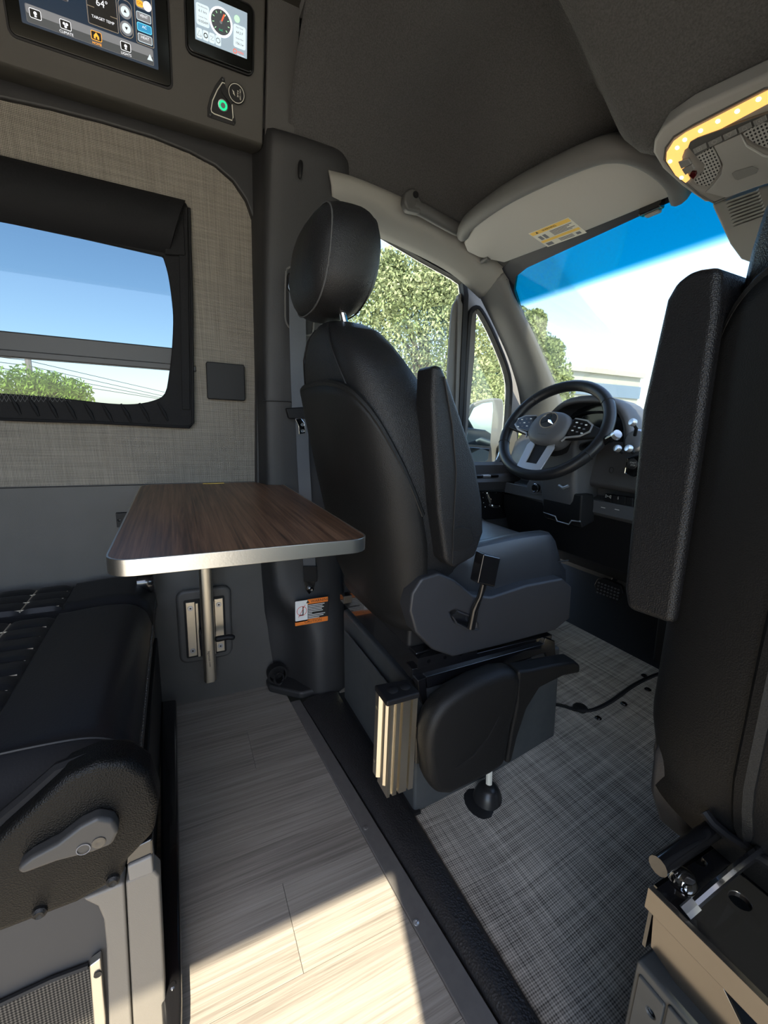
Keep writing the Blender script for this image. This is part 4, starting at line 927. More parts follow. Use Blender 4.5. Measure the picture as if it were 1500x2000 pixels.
# parking brake
pb = thing('parking_brake', 'black moulded parking brake lever with wide rounded cover beside the driver seat', 'parking brake', (-.68, .6, 0))
BX = -.655
bc = [(834, 1470), (836, 1440), (846, 1410), (864, 1382), (895, 1357), (940, 1332), (985, 1316), (1015, 1312), (1022, 1330), (1018, 1370), (1004, 1420), (996, 1470), (990, 1498), (960, 1518), (920, 1538), (880, 1558), (852, 1556), (840, 1530)]
obj('cover', MB().prism([P(x, y, X=BX) for x, y in bc], (-.062, 0, 0)), PLA, pb, bevel=.022, seg=4)
hd = [(1014, 1312), (1040, 1309), (1085, 1299), (1125, 1292), (1135, 1300), (1134, 1315), (1100, 1322), (1055, 1345), (1030, 1385), (1012, 1440), (1000, 1490), (990, 1495), (998, 1440), (1010, 1380)]
obj('handle', MB().prism([P(x, y, X=BX - .006) for x, y in hd], (-.046, 0, 0)), PLA, pb, bevel=.012, seg=3)
obj('cover_crease', MB().tube([P(x, y, X=BX + .0005) for x, y in ((975, 1400), (955, 1440), (925, 1475), (890, 1500))], [.001, .003, .003, .001], 6), PLA, pb, smooth=True)
fo = onmat(952, 1560)
obj('boot', MB().lathe((fo.x - .0, fo.y, .004), (0, 0, 1), [(.060, 0), (.060, .006), (.052, .010), (.038, .013), (.033, .03), (.026, .045), (.016, .052), (.010, .053)], 24), mat('boot rubber', (.014, .014, .015), .35), pb, smooth=True)
obj('rod', MB().tube([(fo.x, fo.y, .06), (fo.x - .02, fo.y + .01, .16)], .008, 8), CREAM, pb)

# ---------------------------------------------------------------- passenger seat
ps = thing('passenger_seat', 'black leather passenger seat seen from behind on an open steel swivel base', 'seat', (-.095, .85, 0))
seat_back(ps, Tp, True)
pa = [P(x, y, Y=.572) for x, y in ((1318, 550), (1350, 526), (1404, 518), (1402, 600), (1380, 750), (1345, 1000), (1312, 1222), (1285, 1212), (1222, 1190), (1216, 1150), (1250, 800), (1298, 585))]
obj('armrest', MB().prism(pa, (0, .13, 0)), LEA, ps, bevel=.012, seg=4)
seat_cushion(ps, Tp)
obj('side_skirt', MB().prism([Tp(P(x, y, X=-.744)) + V((.05, .0, -.045)) for x, y in SK], (.05, 0, 0)), PLAS, ps, bevel=.012, seg=3)
obj('side_skirt', MB().prism([Tp(P(x, y, X=-.744)) + V((.46, -.02, 0)) for x, y in SK], (.05, 0, 0)), PLAS, ps, bevel=.012, seg=3)
obj('seat_pan', MB().box((-.28, .66, .44), (.10, 1.08, .53)), DARK, ps, bevel=.01)
hg = [(1338, 1316), (1312, 1348), (1288, 1405), (1273, 1460), (1275, 1510), (1291, 1558), (1330, 1598), (1392, 1634), (1378, 1600), (1352, 1545), (1324, 1505), (1310, 1470), (1313, 1420), (1326, 1372), (1345, 1338)]
obj('hinge_cover', MB().prism([P(x, y, Y=.60) for x, y in hg], (0, .10, 0)), PLAS, ps, bevel=.008, seg=3)
STEEL = mat('glossy dark steel', (.20, .18, .155), .22, .85)
# open steel base
PB = P(1278, 1738, Z=.455); by = PB.y; bxx = PB.x
pl_ = obj('swivel_plate', MB().box((bxx, by, .448), (.17, .98, .455)), GLOSSB, ps, bevel=.002)
obj('plate_lip', MB().box((bxx - .004, by - .006, .430), (.18, by + .001, .458)), STEEL, ps, bevel=.001)
a = P(1285, 1692, Z=.478)
obj('cross_tube', MB().tube([a, a + V((.0, .12, 0)), a + V((0, .40, 0))], .0105, 12), GLOSSB, pl_, smooth=True)
q = P(1333, 1722, Z=.456); obj('bolt', MB().lathe(q, (0, 0, 1), [(.014, 0), (.014, .004), (.011, .010), (.004, .013), (.001, .013)], 16), CHR, pl_, smooth=True)
q0, q1 = P(1345, 1776, Z=.462), P(1432, 1700, Z=.50); obj('cable', MB().tube([q0, (q0 + q1) / 2, q1, q1 + V((0, .08, .0))], .005, 8), GLOSSB, pl_, smooth=True)
d_ = (q1 - q0).normalized(); obj('cable_end', MB().tube([q0 - d_ * .005, q0 + d_ * .010], .0065, 6), SIL, pl_)
cut(pl_, *[MB().lathe(P(px, py, Z=.44), (0, 0, 1), [(r_, 0), (r_, .03)], 16) for px, py, r_ in ((1440, 1780, .010), (1362, 1700, .007))])
lv = [(1275, 1784), (1294, 1768), (1342, 1815), (1358, 1850), (1402, 1908), (1452, 2010), (1460, 2120), (1400, 2080), (1330, 1938), (1270, 1848)]
obj('rear_sheet', MB().prism([P(x, y, Y=.475) for x, y in lv], (0, .004, 0)), STEEL, ps, bevel=.001)
obj('side_sheet', MB().box((bxx - .012, .476, .345), (bxx - .008, .95, .435)), GLOSSB, ps)
c0 = P(1243, 1872, Z=.345)
bo = obj('seat_box', MB().box((c0.x, c0.y, .0), (.20, .95, .345)), BOXM, ps, bevel=.008, seg=3)
sx_ = P(1305, 1950, Y=c0.y - .001).x
obj('box_cover', MB().box((sx_ + .001, c0.y - .004, .02), (.19, c0.y + .002, .338)), BOXM, bo, bevel=.003)
bc_ = obj('box_cover', MB().box((c0.x + .006, c0.y - .003, .02), (sx_ - .001, c0.y + .002, .332)), BOXM, bo, bevel=.003)
q = P(1269, 1980, Y=c0.y - .004); hole_ = lambda: MB().lathe(q + V((0, .035, 0)), (0, -1, 0), [(.0045, 0), (.0045, .06)], 12)
cut(bc_, hole_()); cut(bo, hole_())
obj('wire_loom', MB().tube([P(x, y, Y=.56) for x, y in ((1376, 1585), (1395, 1610), (1425, 1635), (1470, 1665), (1520, 1700))], .006, 8), MATB, ps, smooth=True)

# ================================================================== SEAT BELT
sbt = thing('seat_belt', 'grey seat belt hanging down the black B pillar beside the driver seat', 'seat belt', (-1.37, .40, .3))
def strap(pts, wd, X, dx=.0018):
    L = [P(x - wd / 2, y, X=X) for x, y in pts]; Rr = [P(x + wd / 2, y, X=X) for x, y in pts]
    m = MB(); m.loft([[a, b, b + V((dx, 0, 0)), a + V((dx, 0, 0))] for a, b in zip(L, Rr)]); return m
obj('webbing', strap([(580, 560), (581, 640), (583, 720), (586, 800)], 32, -1.366), WEB, sbt)
obj('webbing', strap([(588, 800), (592, 900), (598, 1000), (604, 1100), (605, 1130)], 24, -1.355), WEB, sbt)
obj('guide', MB().prism([P(x, y, X=-1.362) for x, y in ((562, 532), (596, 530), (600, 575), (570, 585), (561, 560))], (-.018, 0, 0)), GLOSSB, sbt, bevel=.006)
obj('stopper', MB().prism([P(x, y, X=-1.352) for x, y in ((558, 797), (600, 795), (602, 820), (564, 818))], (-.016, 0, 0)), MATB, sbt, bevel=.005)
tg = [P(x, y, X=-1.345) for x, y in ((577, 819), (588, 817), (595, 826), (597, 846), (584, 848), (583, 832))]
o = obj('tongue', MB().prism(tg, (-.003, 0, 0)), CHR, sbt, bevel=.001)
cut(o, *[MB().lathe(P(589.5, y, X=-1.355), (1, 0, 0), [(.0048, 0), (.0048, .02)], 12) for y in (829, 841)])
obj('lower_sleeve', strap([(605, 1105), (606, 1135)], 26, -1.352, .006), MATB, sbt, bevel=.002)
q = P(606, 1145, X=-1.352); obj('anchor_plate', MB().prism([P(x, y, X=-1.35) for x, y in ((594, 1132), (617, 1130), (613, 1152), (604, 1161), (597, 1152))], (-.004, 0, 0)), GLOSSB, sbt, bevel=.0015)
obj('anchor_bolt', MB().lathe(P(606, 1150, X=-1.35), (1, 0, 0), [(.010, 0), (.010, .006), (.006, .008), (.001, .006)], 12), GLOSSB, sbt, smooth=True)

# ================================================================== DASHBOARD
db_ = thing('dashboard', 'dark grey dashboard with instrument hood, light switch and start button', 'dashboard', (-.5, 1.35, .3))
pf = [(1.66, .90), (1.56, .945), (1.42, .955), (1.315, .94), (1.275, .90), (1.258, .84), (1.25, .785), (1.262, .772), (1.305, .77), (1.305, .742), (1.285, .735), (1.268, .732), (1.255, .69), (1.262, .68), (1.30, .665), (1.66, .65)]
m = MB(); m.loft([[(x, y + .05 * max(0, (abs(x - XC) - .75) / .2) ** 2, z) for y, z in pf] for x in (-1.44, -1.36, -1.2, -1.0, -.6, -.2, .2, .46)])
obj('body', m, mat('dash plastic', (.075, .075, .079), .5, bump=('noise', 600, .2)), db_, bevel=.006)
obj('lower_strip', MB().box((-1.40, 1.2535, .688), (.40, 1.262, .731)), mat('dash strip', (.10, .105, .115), .4), db_, bevel=.003)
obj('knee_panel', MB().loft([[(x, y, z) for y, z in ((1.270, .68), (1.275, .62), (1.32, .50), (1.45, .42), (1.66, .40), (1.66, .68))] for x in (-1.41, -.78, .40)]), MATB, db_, bevel=.004)
obj('footwell_carpet', MB().box((-1.41, 1.62, .12), (.40, 1.66, .42)), MATB, db_)
cxb = -1.02
def hood(y, rx, zt, zb, n=18): return [(cxb + rx * math.copysign(abs(math.cos(a)) ** .75, math.cos(a)), y, zb + (zt - zb) * math.sin(a) ** .8) for a in np.linspace(0, math.pi, n)]
m = MB(); H0 = [hood(1.222, .172, 1.058, .90), hood(1.24, .178, 1.072, .90), hood(1.34, .172, 1.062, .92), hood(1.46, .14, .99, .93)]
m.loft(H0, closed=False, cap=False); obj('instrument_hood', m, MATS['dash plastic'], db_, smooth=True, solid=.014, off=-1)
obj('instrument_screen', MB().prism(hood(1.30, .155, 1.045, .87), (0, .006, 0)), mat('cluster glass', (.010, .011, .014), .12), db_)
m = MB(); m.tube(hood(1.285, .135, 1.02, .90), .004, 6); obj('cluster_rim', m, GLOSSB, db_, smooth=True)
cs = [(1.165, .955), (1.22, .965), (1.31, .93), (1.31, .70), (1.25, .665), (1.205, .668), (1.185, .74), (1.165, .86)]
obj('column_shroud', MB().prism([(-1.135, y, z) for y, z in cs], (.155, 0, 0)), MATS['dash plastic'], db_, bevel=.018, seg=3)
obj('column_lower', MB().prism([(-1.12, y, z) for y, z in ((1.19, .75), (1.25, .75), (1.27, .655), (1.215, .635), (1.198, .66))], (.165, 0, 0)), MATB, db_, bevel=.006)
obj('shroud_edge', MB().tube([(-1.115, 1.2, .66), (-1.06, 1.2, .655), (-1.05, 1.2, .64), (-1.00, 1.2, .64), (-.99, 1.2, .655), (-.955, 1.2, .66)], .0025, 6), SIL, db_)
obj('adjust_latch', MB().tube([P(1092, 948, Y=1.175), P(1100, 953, Y=1.17), P(1110, 949, Y=1.175)], .005, 8), SIL, db_, smooth=True)
st_ = obj('control_stalk', MB().tube([(-1.0, 1.20, .90), P(1185, 860, Y=1.15), P(1203, 850, Y=1.14)], [.013, .014, .013], 12), GLOSSB, db_, smooth=True)
obj('stalk_tip', MB().tube([P(1202, 851, Y=1.141), P(1207, 847, Y=1.138)], [.015, .013], 12), SIL, st_, smooth=True)
def dplate(name, pts, Y, d, m, par=db_, bv=.002): return obj(name, MB().prism([P(x, y, Y=Y) for x, y in pts], (0, d, 0)), m, par, bevel=bv)
lp = dplate('light_switch_panel', ((1029, 945), (1034, 938), (1064, 938), (1079, 944), (1080, 952), (1068, 966), (1040, 966), (1030, 962)), 1.245, .015, MATS['dash strip'])
q = P(1049, 953, Y=1.244); kn = obj('light_knob', MB().lathe(q, (0, -1, 0), [(.017, 0), (.017, .006), (.013, .012), (.012, .014), (.001, .014)], 24), GLOSSB, lp, smooth=True)
obj('knob_ring', MB().tube([q + V((.0155 * math.cos(a), -.011, .0155 * math.sin(a))) for a in np.linspace(0, 2 * math.pi, 25)[:-1]], .0018, 6, closed=True), CHR, kn, smooth=True)
dplate('park_brake_button', ((1056, 956), (1064, 956), (1064, 963), (1056, 963)), 1.243, .006, GLOSSB, lp)
dplate('trunk_button', ((1075, 953), (1088, 957), (1087, 968), (1072, 963)), 1.243, .006, GLOSSB, lp)
sp_ = dplate('start_panel', ((1224, 895), (1250, 889), (1252, 926), (1238, 932), (1221, 924)), 1.238, .03, GLOSSB)
obj('panel_chrome', MB().tube([P(x, y, Y=1.236) for x, y in ((1224, 895), (1250, 888), (1254, 926), (1238, 932), (1221, 924))], .0018, 6, closed=True), CHR, sp_, smooth=True)
q = P(1236, 906, Y=1.236); obj('start_button', MB().lathe(q, (0, -1, 0), [(.016, 0), (.016, .004), (.013, .006), (.001, .005)], 20), mat('button dark', (.03, .03, .032), .35), sp_, smooth=True)
text('START', .0065, P(1236, 904, Y=1.229), (1, 0, 0), (0, 0, 1), WHITE, sp_); text('STOP', .0065, P(1236, 909, Y=1.229), (1, 0, 0), (0, 0, 1), WHITE, sp_)
obj('emblem_mark', MB().tube([P(1194, 918, Y=1.245) + V((.007 * math.cos(a), 0, .009 * math.sin(a))) for a in np.linspace(0, 2 * math.pi, 15)[:-1]], .001, 5, closed=True), MATB, db_)
for q in range(4):
    x = 1181 + q * 14; kb = dplate('rocker_switch', ((x, 964 + q * 2.2), (x + 13, 966 + q * 2.2), (x + 12, 987 + q * 2.2), (x - 2, 985 + q * 2.2)), 1.26, .02, MATB)
for x, y, tx in ((1188, 970, '\u25B7\u25C1'), (1207, 973, 'S')): text(tx, .012, P(x, y, Y=1.258), (1, 0, 0), (0, 0, 1), WHITE, db_)
for x, y in ((1178, 991), (1205, 995)): text('\u25AC\u25AC', .008, P(x, y, Y=1.2525), (1, 0, 0), (0, 0, 1), WHITE, db_)
# centre column and footwell
cc = MB(); cc.loft([[(-.80, 1.46, .15), (-.30, 1.46, .15), (-.30, 1.66, .2), (-.80, 1.66, .2)], [(-.78, 1.40, .45), (-.30, 1.40, .45), (-.30, 1.66, .45), (-.78, 1.66, .45)], [(-.80, 1.32, .66), (-.25, 1.32, .66), (-.25, 1.66, .66), (-.80, 1.66, .66)]])
obj('centre_column', cc, MATB, db_, bevel=.012)
fp = [onmat(x, y) for x, y in ((1262, 1272), (1268, 1288), (1300, 1306), (1345, 1322), (1420, 1325))]
obj('column_flange', MB().tube([p + V((.012, .01, .012)) for p in fp], .014, 8, flat=.7), MATB, db_, smooth=True)
cp_ = [onmat(x, y) for x, y in ((1280, 1262), (1300, 1290), (1345, 1308), (1420, 1310))]
obj('column_foot', MB().prism([p + V((0, .01, 0)) for p in cp_] + [cp_[-1] + V((.1, .35, .05)), cp_[0] + V((0, .35, .05))], (0, 0, .30)), mat('column blue black', (.016, .019, .026), .4), db_, bevel=.006)
# pedal
pd = thing('brake_pedal', 'black rubber brake pedal with ribbed pad in the dark footwell', 'pedal', (-1.05, 1.5, .3))
pp_ = [P(x, y, Y=1.47) for x, y in ((1160, 1142), (1166, 1131), (1180, 1130), (1212, 1143), (1218, 1160), (1208, 1172), (1196, 1173), (1164, 1156))]
pdp = obj('pad', MB().prism(pp_, (0, .012, .004)), MATB, pd, bevel=.004)
tr_ = MB()
for i in range(7):
    for j in range(4):
        p = P(1170 + i * 6.4 - j * 1.0, 1138 + i * 2.3 + j * 6.2, Y=1.468); tr_.box((p.x - .0035, p.y - .003, p.z - .003), (p.x + .0035, p.y + .002, p.z + .003))
obj('pad_tread', tr_, mat('tread', (.10, .10, .11), .4), pdp, bevel=.001)
obj('arm', MB().tube([P(1190, 1150, Y=1.485), P(1190, 1150, Y=1.485) + V((0, .02, .03)), P(1190, 1150, Y=1.485) + V((0, .04, .07))], .01, 8), MATB, pd)

# ================================================================== STEERING WHEEL
C = V((-1.052, 1.13, .957)); tl_, yw_ = math.radians(33), math.radians(11)
n_ = V((math.sin(yw_) * math.cos(tl_), -math.cos(yw_) * math.cos(tl_), math.sin(tl_)))
u_ = V((0, 0, 1)).cross(n_).normalized(); v_ = n_.cross(u_)
rl_ = math.radians(-4); u2 = u_ * math.cos(rl_) + v_ * math.sin(rl_); v2 = n_.cross(u2)
SWF = Fr(C, u2, v2)
sw = thing('steering_wheel', 'black leather steering wheel with silver spokes and round star emblem', 'steering wheel', C)
RR = .176
rim = obj('rim', MB().tube([SWF.p(RR * math.cos(a), RR * math.sin(a)) for a in np.linspace(0, 2 * math.pi, 65)[:-1]], .0185, 14, closed=True), LEA2, sw, smooth=True)
for a in (40, 140, 205, 335):
    a = math.radians(a); cc_ = SWF.p(RR * math.cos(a), RR * math.sin(a)); e1 = (SWF.u * math.cos(a) + SWF.v * math.sin(a))
    obj('rim_seam', MB().tube([cc_ + e1 * .0188 * math.cos(t) + SWF.n * .0188 * math.sin(t) for t in np.linspace(0, 2 * math.pi, 17)[:-1]], .0012, 5, closed=True), DARK, rim)
m = MB()
for i in range(60):
    a = math.radians(40 + i * 1.68); e1 = SWF.u * math.cos(a) + SWF.v * math.sin(a); p = SWF.o + e1 * (RR - .0155); t = (-SWF.u * math.sin(a) + SWF.v * math.cos(a)); m.tube([p - t * .001 + SWF.n * .004, p + t * .0015 - SWF.n * .003], .0008, 4)
obj('rim_stitching', m, THR, rim)
m = MB(); m.loft([[SWF.p(.072 * sx_ * math.copysign(abs(math.cos(a)) ** .8, math.cos(a)), -.008 + .062 * sx_ * math.copysign(abs(math.sin(a)) ** .8, math.sin(a)), h) for a in np.linspace(0, 2 * math.pi, 37)[:-1]] for sx_, h in ((.92, -.03), (1.0, -.01), (1.0, .014), (.95, .026), (.80, .034), (.5, .037), (.02, .038))])
hub = obj('hub', m, HUBM, sw, smooth=True)
em = obj('emblem', SWF.disc(0, .008, .030, .003, .0365, 32), BADGE, hub)
obj('emblem_ring', SWF.arc(0, .008, .031, .0035, .004, .0375, 36), CHR, em, smooth=True)
for k in range(3):
    a = math.radians(90 + 120 * k); tip = (.0275 * math.cos(a), .008 + .0275 * math.sin(a)); pe = (-math.sin(a) * .0055, math.cos(a) * .0055); bk_ = (-.004 * math.cos(a), -.004 * math.sin(a))
    mm = MB(); q = [SWF.p(tip[0], tip[1], .0398), SWF.p(pe[0], .008 + pe[1], .0396), SWF.p(bk_[0], .008 + bk_[1], .0396), SWF.p(-pe[0], .008 - pe[1], .0396), SWF.p(0, .008, .0445)]
    mm.add(q, [(0, 1, 4), (1, 2, 4), (2, 3, 4), (3, 0, 4), (3, 2, 1, 0)]); obj('emblem_star', mm, CHR, em)
text('AIRBAG', .0085, SWF.p(0, -.042, .0365), SWF.u, SWF.v, INK, hub)
for s_ in (-1, 1):
    sp = obj('spoke', SWF.poly([(s_ * a, b) for a, b in ((.05, .036), (.115, .030), (.165, .012), (.165, -.020), (.10, -.034), (.05, -.040))][::s_], .016, .0), MATB, sw, bevel=.005)
    obj('switch_panel', SWF.poly([(s_ * a, b) for a, b in ((.070, .034), (.115, .029), (.136, .016), (.138, -.004), (.115, -.022), (.070, -.030))][::s_], .004, .017), GLOSSB, sp, bevel=.002)
    obj('panel_frame', SWF.line([(s_ * a, b) for a, b in ((.072, .035), (.115, .031), (.138, .017), (.140, -.006), (.116, -.025), (.074, -.036), (.066, -.05))], .0035, .018), SIL, sp, smooth=True)
    for i in range(3):
        for j in range(3):
            x = s_ * (.086 + i * .017); y = .020 - j * .015 - (.003 * i)
            obj('switch_mark', SWF.plate(x, y, .008, .004, .0015, .0008, .0212, n=2), WHITE if (i + j) % 2 == 0 else TXT, sp)
sp = obj('spoke', SWF.poly([(-.045, -.045), (.045, -.045), (.040, -.12), (.032, -.165), (-.032, -.165), (-.040, -.12)], .012, -.004), MATB, sw, bevel=.004)
for s_ in (-1, 1):
    obj('silver_arm', SWF.poly([(s_ * a, b) for a, b in ((.044, -.058), (.052, -.075), (.046, -.165), (.018, -.165), (.020, -.145), (.024, -.07))][::s_], .006, .008), SIL, sp, bevel=.002)
obj('silver_base', SWF.poly([(-.046, -.140), (.046, -.140), (.042, -.166), (-.042, -.166)], .006, .0082), SIL, sp, bevel=.002)
obj('column_neck', MB().tube([SWF.p(0, 0, -.02), SWF.p(0, -.01, -.07)], .06, 16), MATB, sw, smooth=True)

# ================================================================== PHONE HOLDER
ph = thing('phone_holder', 'silver phone holder with three clamp claws mounted on the dashboard', 'phone holder', (-.82, 1.22, .9))
q = P(1238, 862, Y=1.205); obj('puck', MB().lathe(q + V((0, .02, 0)), (0, -1, .25), [(.030, 0), (.034, .006), (.034, .012), (.028, .018), (.001, .019)], 24), SIL, ph, smooth=True)
obj('stem', MB().tube([q + V((0, .01, -.01)), q + V((.01, .06, -.03))], .012, 8), MATB, ph)
for (x0, y0), (x1, y1), (x2, y2) in (((1240, 850), (1243, 836), (1236, 825)), ((1226, 870), (1214, 884), (1206, 876)), ((1233, 872), (1236, 884), (1228, 876))):
    cl = obj('claw_arm', MB().tube([P(x0, y0, Y=1.19), P(x1, y1, Y=1.175), P(x2, y2, Y=1.15)], [.005, .005, .004], 8), MATB, ph, smooth=True)
    obj('claw_pad', MB().lathe(P(x2, y2, Y=1.15), (-.3, -1, .3), [(.010, -.006), (.011, 0), (.009, .007), (.001, .008)], 12), SIL, cl, smooth=True)

# ================================================================== OVERHEAD: VISOR, HANDLE, CONSOLE, SENSOR COVER
VP0 = V((0, .985, 1.538)); VN = V((0, -.33, -.94)).normalized()
vs = thing('sun_visor', 'light grey sun visor with warning label folded up above the windshield', 'sun visor', (-1.0, .98, 1.52))
vo = [(906, 476), (912, 492), (935, 503), (985, 514), (1060, 486), (1180, 438), (1308, 386), (1312, 376), (1302, 350), (1275, 326), (1238, 308), (1205, 304), (1165, 312), (1080, 345), (990, 394), (925, 445)]
obj('flap', MB().prism([PP(x, y, VP0, VN) for x, y in vo], -VN * .018), mat('visor vinyl', (.42, .405, .37), .55, bump=('noise', 500, .1)), vs, bevel=.006, seg=3)
lq = [PP(x, y, VP0, VN) for x, y in ((1032, 456), (1110, 424), (1146, 454), (1070, 482))]
lb_ = obj('warning_label', MB().prism(lq, VN * .0008), CREAM, vs); lb_['label'] = 'cream and yellow warning label'
def lqp(a, b, d=.0012): return lerp(lerp(lq[0], lq[1], a), lerp(lq[3], lq[2], a), b) + VN * d
def lqr(name, a0, b0, a1, b1, m, d=.0010): return obj(name, MB().prism([lqp(a0, b0, d), lqp(a1, b0, d), lqp(a1, b1, d), lqp(a0, b1, d)], VN * .0003), m, lb_)
lqr('yellow_band', .02, .03, .98, .20, YELLOW); lqr('yellow_band', .02, .60, .98, .72, YELLOW)
ud = (lq[1] - lq[0]).normalized(); vd = (lq[0] - lq[3]).normalized()
text('\u25B2     WARNING', .010, lqp(.4, .115, .0016), ud, vd, INK, lb_)
for i in range(5): lqr('text_line', .42, .27 + i * .06, .95 - .08 * (i % 3), .30 + i * .06, TXT)
for i in range(3): lqr('text_line', .40, .78 + i * .06, .75, .81 + i * .06, TXT)
lqr('pictogram', .08, .33, .16, .55, TXT); lqr('pictogram', .20, .32, .28, .56, TXT); lqr('pictogram', .06, .78, .22, .94, TXT); lqr('pictogram', .82, .80, .92, .92, TXT)
a = PP(1272, 404, VP0, VN); obj('clip', MB().box((a.x - .028, a.y - .008, a.z - .012), (a.x + .028, a.y + .012, a.z + .012)), GLOSSB, vs, bevel=.004)
obj('clip_base', MB().box((a.x - .018, a.y + .002, a.z - .016), (a.x + .018, a.y + .018, a.z - .004)), CONS, vs, bevel=.003)
obj('pivot', MB().lathe(PP(948, 507, VP0, VN), (1, 0, 0), [(.008, -.02), (.010, 0), (.008, .02)], 10), CONSD, vs, smooth=True)
# moulded rim of the visor recess
rimp = [PP(x, y, VP0 + V((0, 0, .012)), VN) for x, y in ((905, 455), (918, 432), (985, 382), (1080, 332), (1160, 298), (1205, 289), (1245, 294), (1285, 314), (1318, 345), (1330, 380))]
vr = MB().tube(cr(rimp, 5), .022, 12, flat=1.3); struct(obj('trim_9', vr, TRIMM, smooth=True), 'moulded grey rim around the sun visor recess', 'visor recess')
gh = thing('grab_handle', 'dark grab handle bar above the driver door beside the visor', 'grab handle', P(840, 420, X=-1.32))
gp = [P(x, y, X=-1.315) for x, y in ((806, 402), (828, 412), (860, 430), (890, 446), (912, 452))]
obj('bar', MB().tube(cr(gp, 4), .017, 12, flat=1.2), mat('handle plastic', (.075, .074, .072), .5), gh, smooth=True)
obj('mount', MB().prism([P(x, y, X=-1.30) for x, y in ((789, 392), (792, 374), (803, 366), (816, 369), (820, 384), (830, 402), (822, 416), (796, 410))], (-.03, 0, 0)), MATS['handle plastic'], gh, bevel=.008, seg=3)
obj('screw_cap', MB().lathe(P(812, 380, X=-1.299), (1, 0, 0), [(.010, 0), (.009, .002), (.001, .003)], 14), MATB, gh, smooth=True)

KP = V((XC, .88, 1.483)); KN = V((0, -.50, -.866))
def kp(x, y, d=0.0): return PP(x, y, KP, KN) + KN * d
oc = thing('overhead_console', 'light grey overhead console with glowing reading lamp strip and buttons', 'overhead console', KP)
def ext(pts, dx=.34):
    return pts
ho = [kp(x, y) for x, y in ((1279, 290), (1281, 268), (1297, 240), (1345, 207), (1500, 135))] + [kp(1500, 135) + V((.22, -.03, 0)), kp(1500, 135) + V((.22, .20, -.1)), kp(1500, 330) + V((.05, .02, 0)), kp(1405, 388), kp(1380, 388), kp(1335, 356), kp(1298, 322)]
ho = [p - KN * (p - KP).dot(KN) for p in ho]
obj('housing', MB().prism([p - KN * .03 for p in ho], KN * .042), CONS, oc, bevel=.008, seg=3)
ip_ = [kp(x, y, .012) for x, y in ((1303, 300), (1306, 278), (1322, 256), (1360, 233), (1500, 160), (1560, 150), (1600, 300), (1470, 355), (1400, 386), (1372, 370), (1325, 330))]
obj('bezel_line', MB().tube(ip_, .002, 6, closed=True), CONSD, oc)
def kplate(name, pts, d0, d1, m, par=oc, bv=.001): return obj(name, MB().prism([kp(x, y, d0) for x, y in pts], KN * (d1 - d0)), m, par, bevel=bv)
lm = kplate('lamp_lens', ((1308, 302), (1309, 285), (1322, 264), (1345, 247), (1500, 166), (1545, 145), (1550, 165), (1500, 192), (1360, 268), (1344, 280), (1338, 296), (1344, 318), (1354, 338), (1346, 345), (1326, 330)), .012, .0155, LAMP)
for x, y in ((1345, 259), (1376, 241), (1410, 222), (1448, 202), (1490, 178), (1330, 275), (1316, 302), (1338, 334)):
    obj('led', MB().lathe(kp(x, y, .0155), KN, [(.0038, 0), (.003, .001), (.001, .0015)], 10), LED, lm)
kplate('switch_bank', ((1352, 272), (1356, 262), (1370, 254), (1500, 206), (1540, 196), (1545, 220), (1500, 222), (1400, 270), (1368, 290)), .012, .018, CONSD)
for i in range(5):
    x = 1362 + i * 29.5; y = 274 - i * 14
    bt = kplate('console_button', ((x, y), (x + 26, y - 13), (x + 29, y - 3), (x + 4, y + 10)), .018, .020, CONSM)
    text(('\u25A3', '\u25C7', '\u25BD', '\u2302', '\u25A3')[i], .010, kp(x + 14, y - 1, .0205), (1, 0, 0), KN.cross(V((1, 0, 0))), CONS, bt)
GR = weave('speaker grille', (.02, .02, .02), (.34, .33, .31), 60, contrast=(.30, .42), mix=1.0, axes=('X', 'Y'))
kplate('speaker_grille', ((1366, 292), (1399, 272), (1410, 292), (1416, 310), (1408, 330), (1392, 350), (1372, 348), (1362, 340), (1380, 322), (1384, 308)), .012, .0165, GR)
kplate('speaker_grille', ((1458, 246), (1500, 215), (1540, 215), (1540, 280), (1500, 272), (1478, 262)), .012, .0165, GR)
kplate('centre_shell', ((1402, 270), (1455, 246), (1466, 270), (1500, 290), (1560, 300), (1560, 330), (1500, 345), (1425, 372), (1385, 362), (1400, 348), (1416, 326), (1420, 306)), .012, .017, CONS)
kplate('sos_cover', ((1438, 323), (1444, 318), (1478, 308), (1490, 314), (1486, 322), (1450, 336), (1444, 334)), .017, .0185, CONSM)
kplate('rocker_button', ((1332, 302), (1352, 296), (1358, 306), (1338, 316)), .012, .017, CONSM)
kplate('rocker_button', ((1339, 317), (1359, 307), (1364, 316), (1346, 328)), .012, .017, CONSM)
kplate('red_sensor', ((1353, 328), (1358, 322), (1367, 322), (1368, 328), (1362, 336)), .012, .018, mat('dark red lens', (.05, .004, .004), .15))
# sensor / camera cover on the windshield
sc_ = thing('windshield_sensor_cover', 'grey louvred sensor cover at the top centre of the windshield', 'sensor cover', (-.48, 1.1, 1.35))
def wpx(x, y, d): return PP(x, y, WS0 - WSN * d, WSN)
so = [wpx(x, y, .045) for x, y in ((1388, 400), (1470, 372), (1640, 320), (1640, 500), (1480, 520), (1446, 508), (1424, 478))]
obj('cover', MB().prism(so, WSN * .04), CONS, sc_, bevel=.006)
for i in range(9):
    y = 394 + i * 6.2; x = 1415 + i * 2.1
    obj('louvre', MB().prism([wpx(x, y, .0535), wpx(x + 62, y - 22, .0535), wpx(x + 63, y - 19.4, .0535), wpx(x + 1, y + 2.6, .0535)], WSN * .010), CONS, sc_)

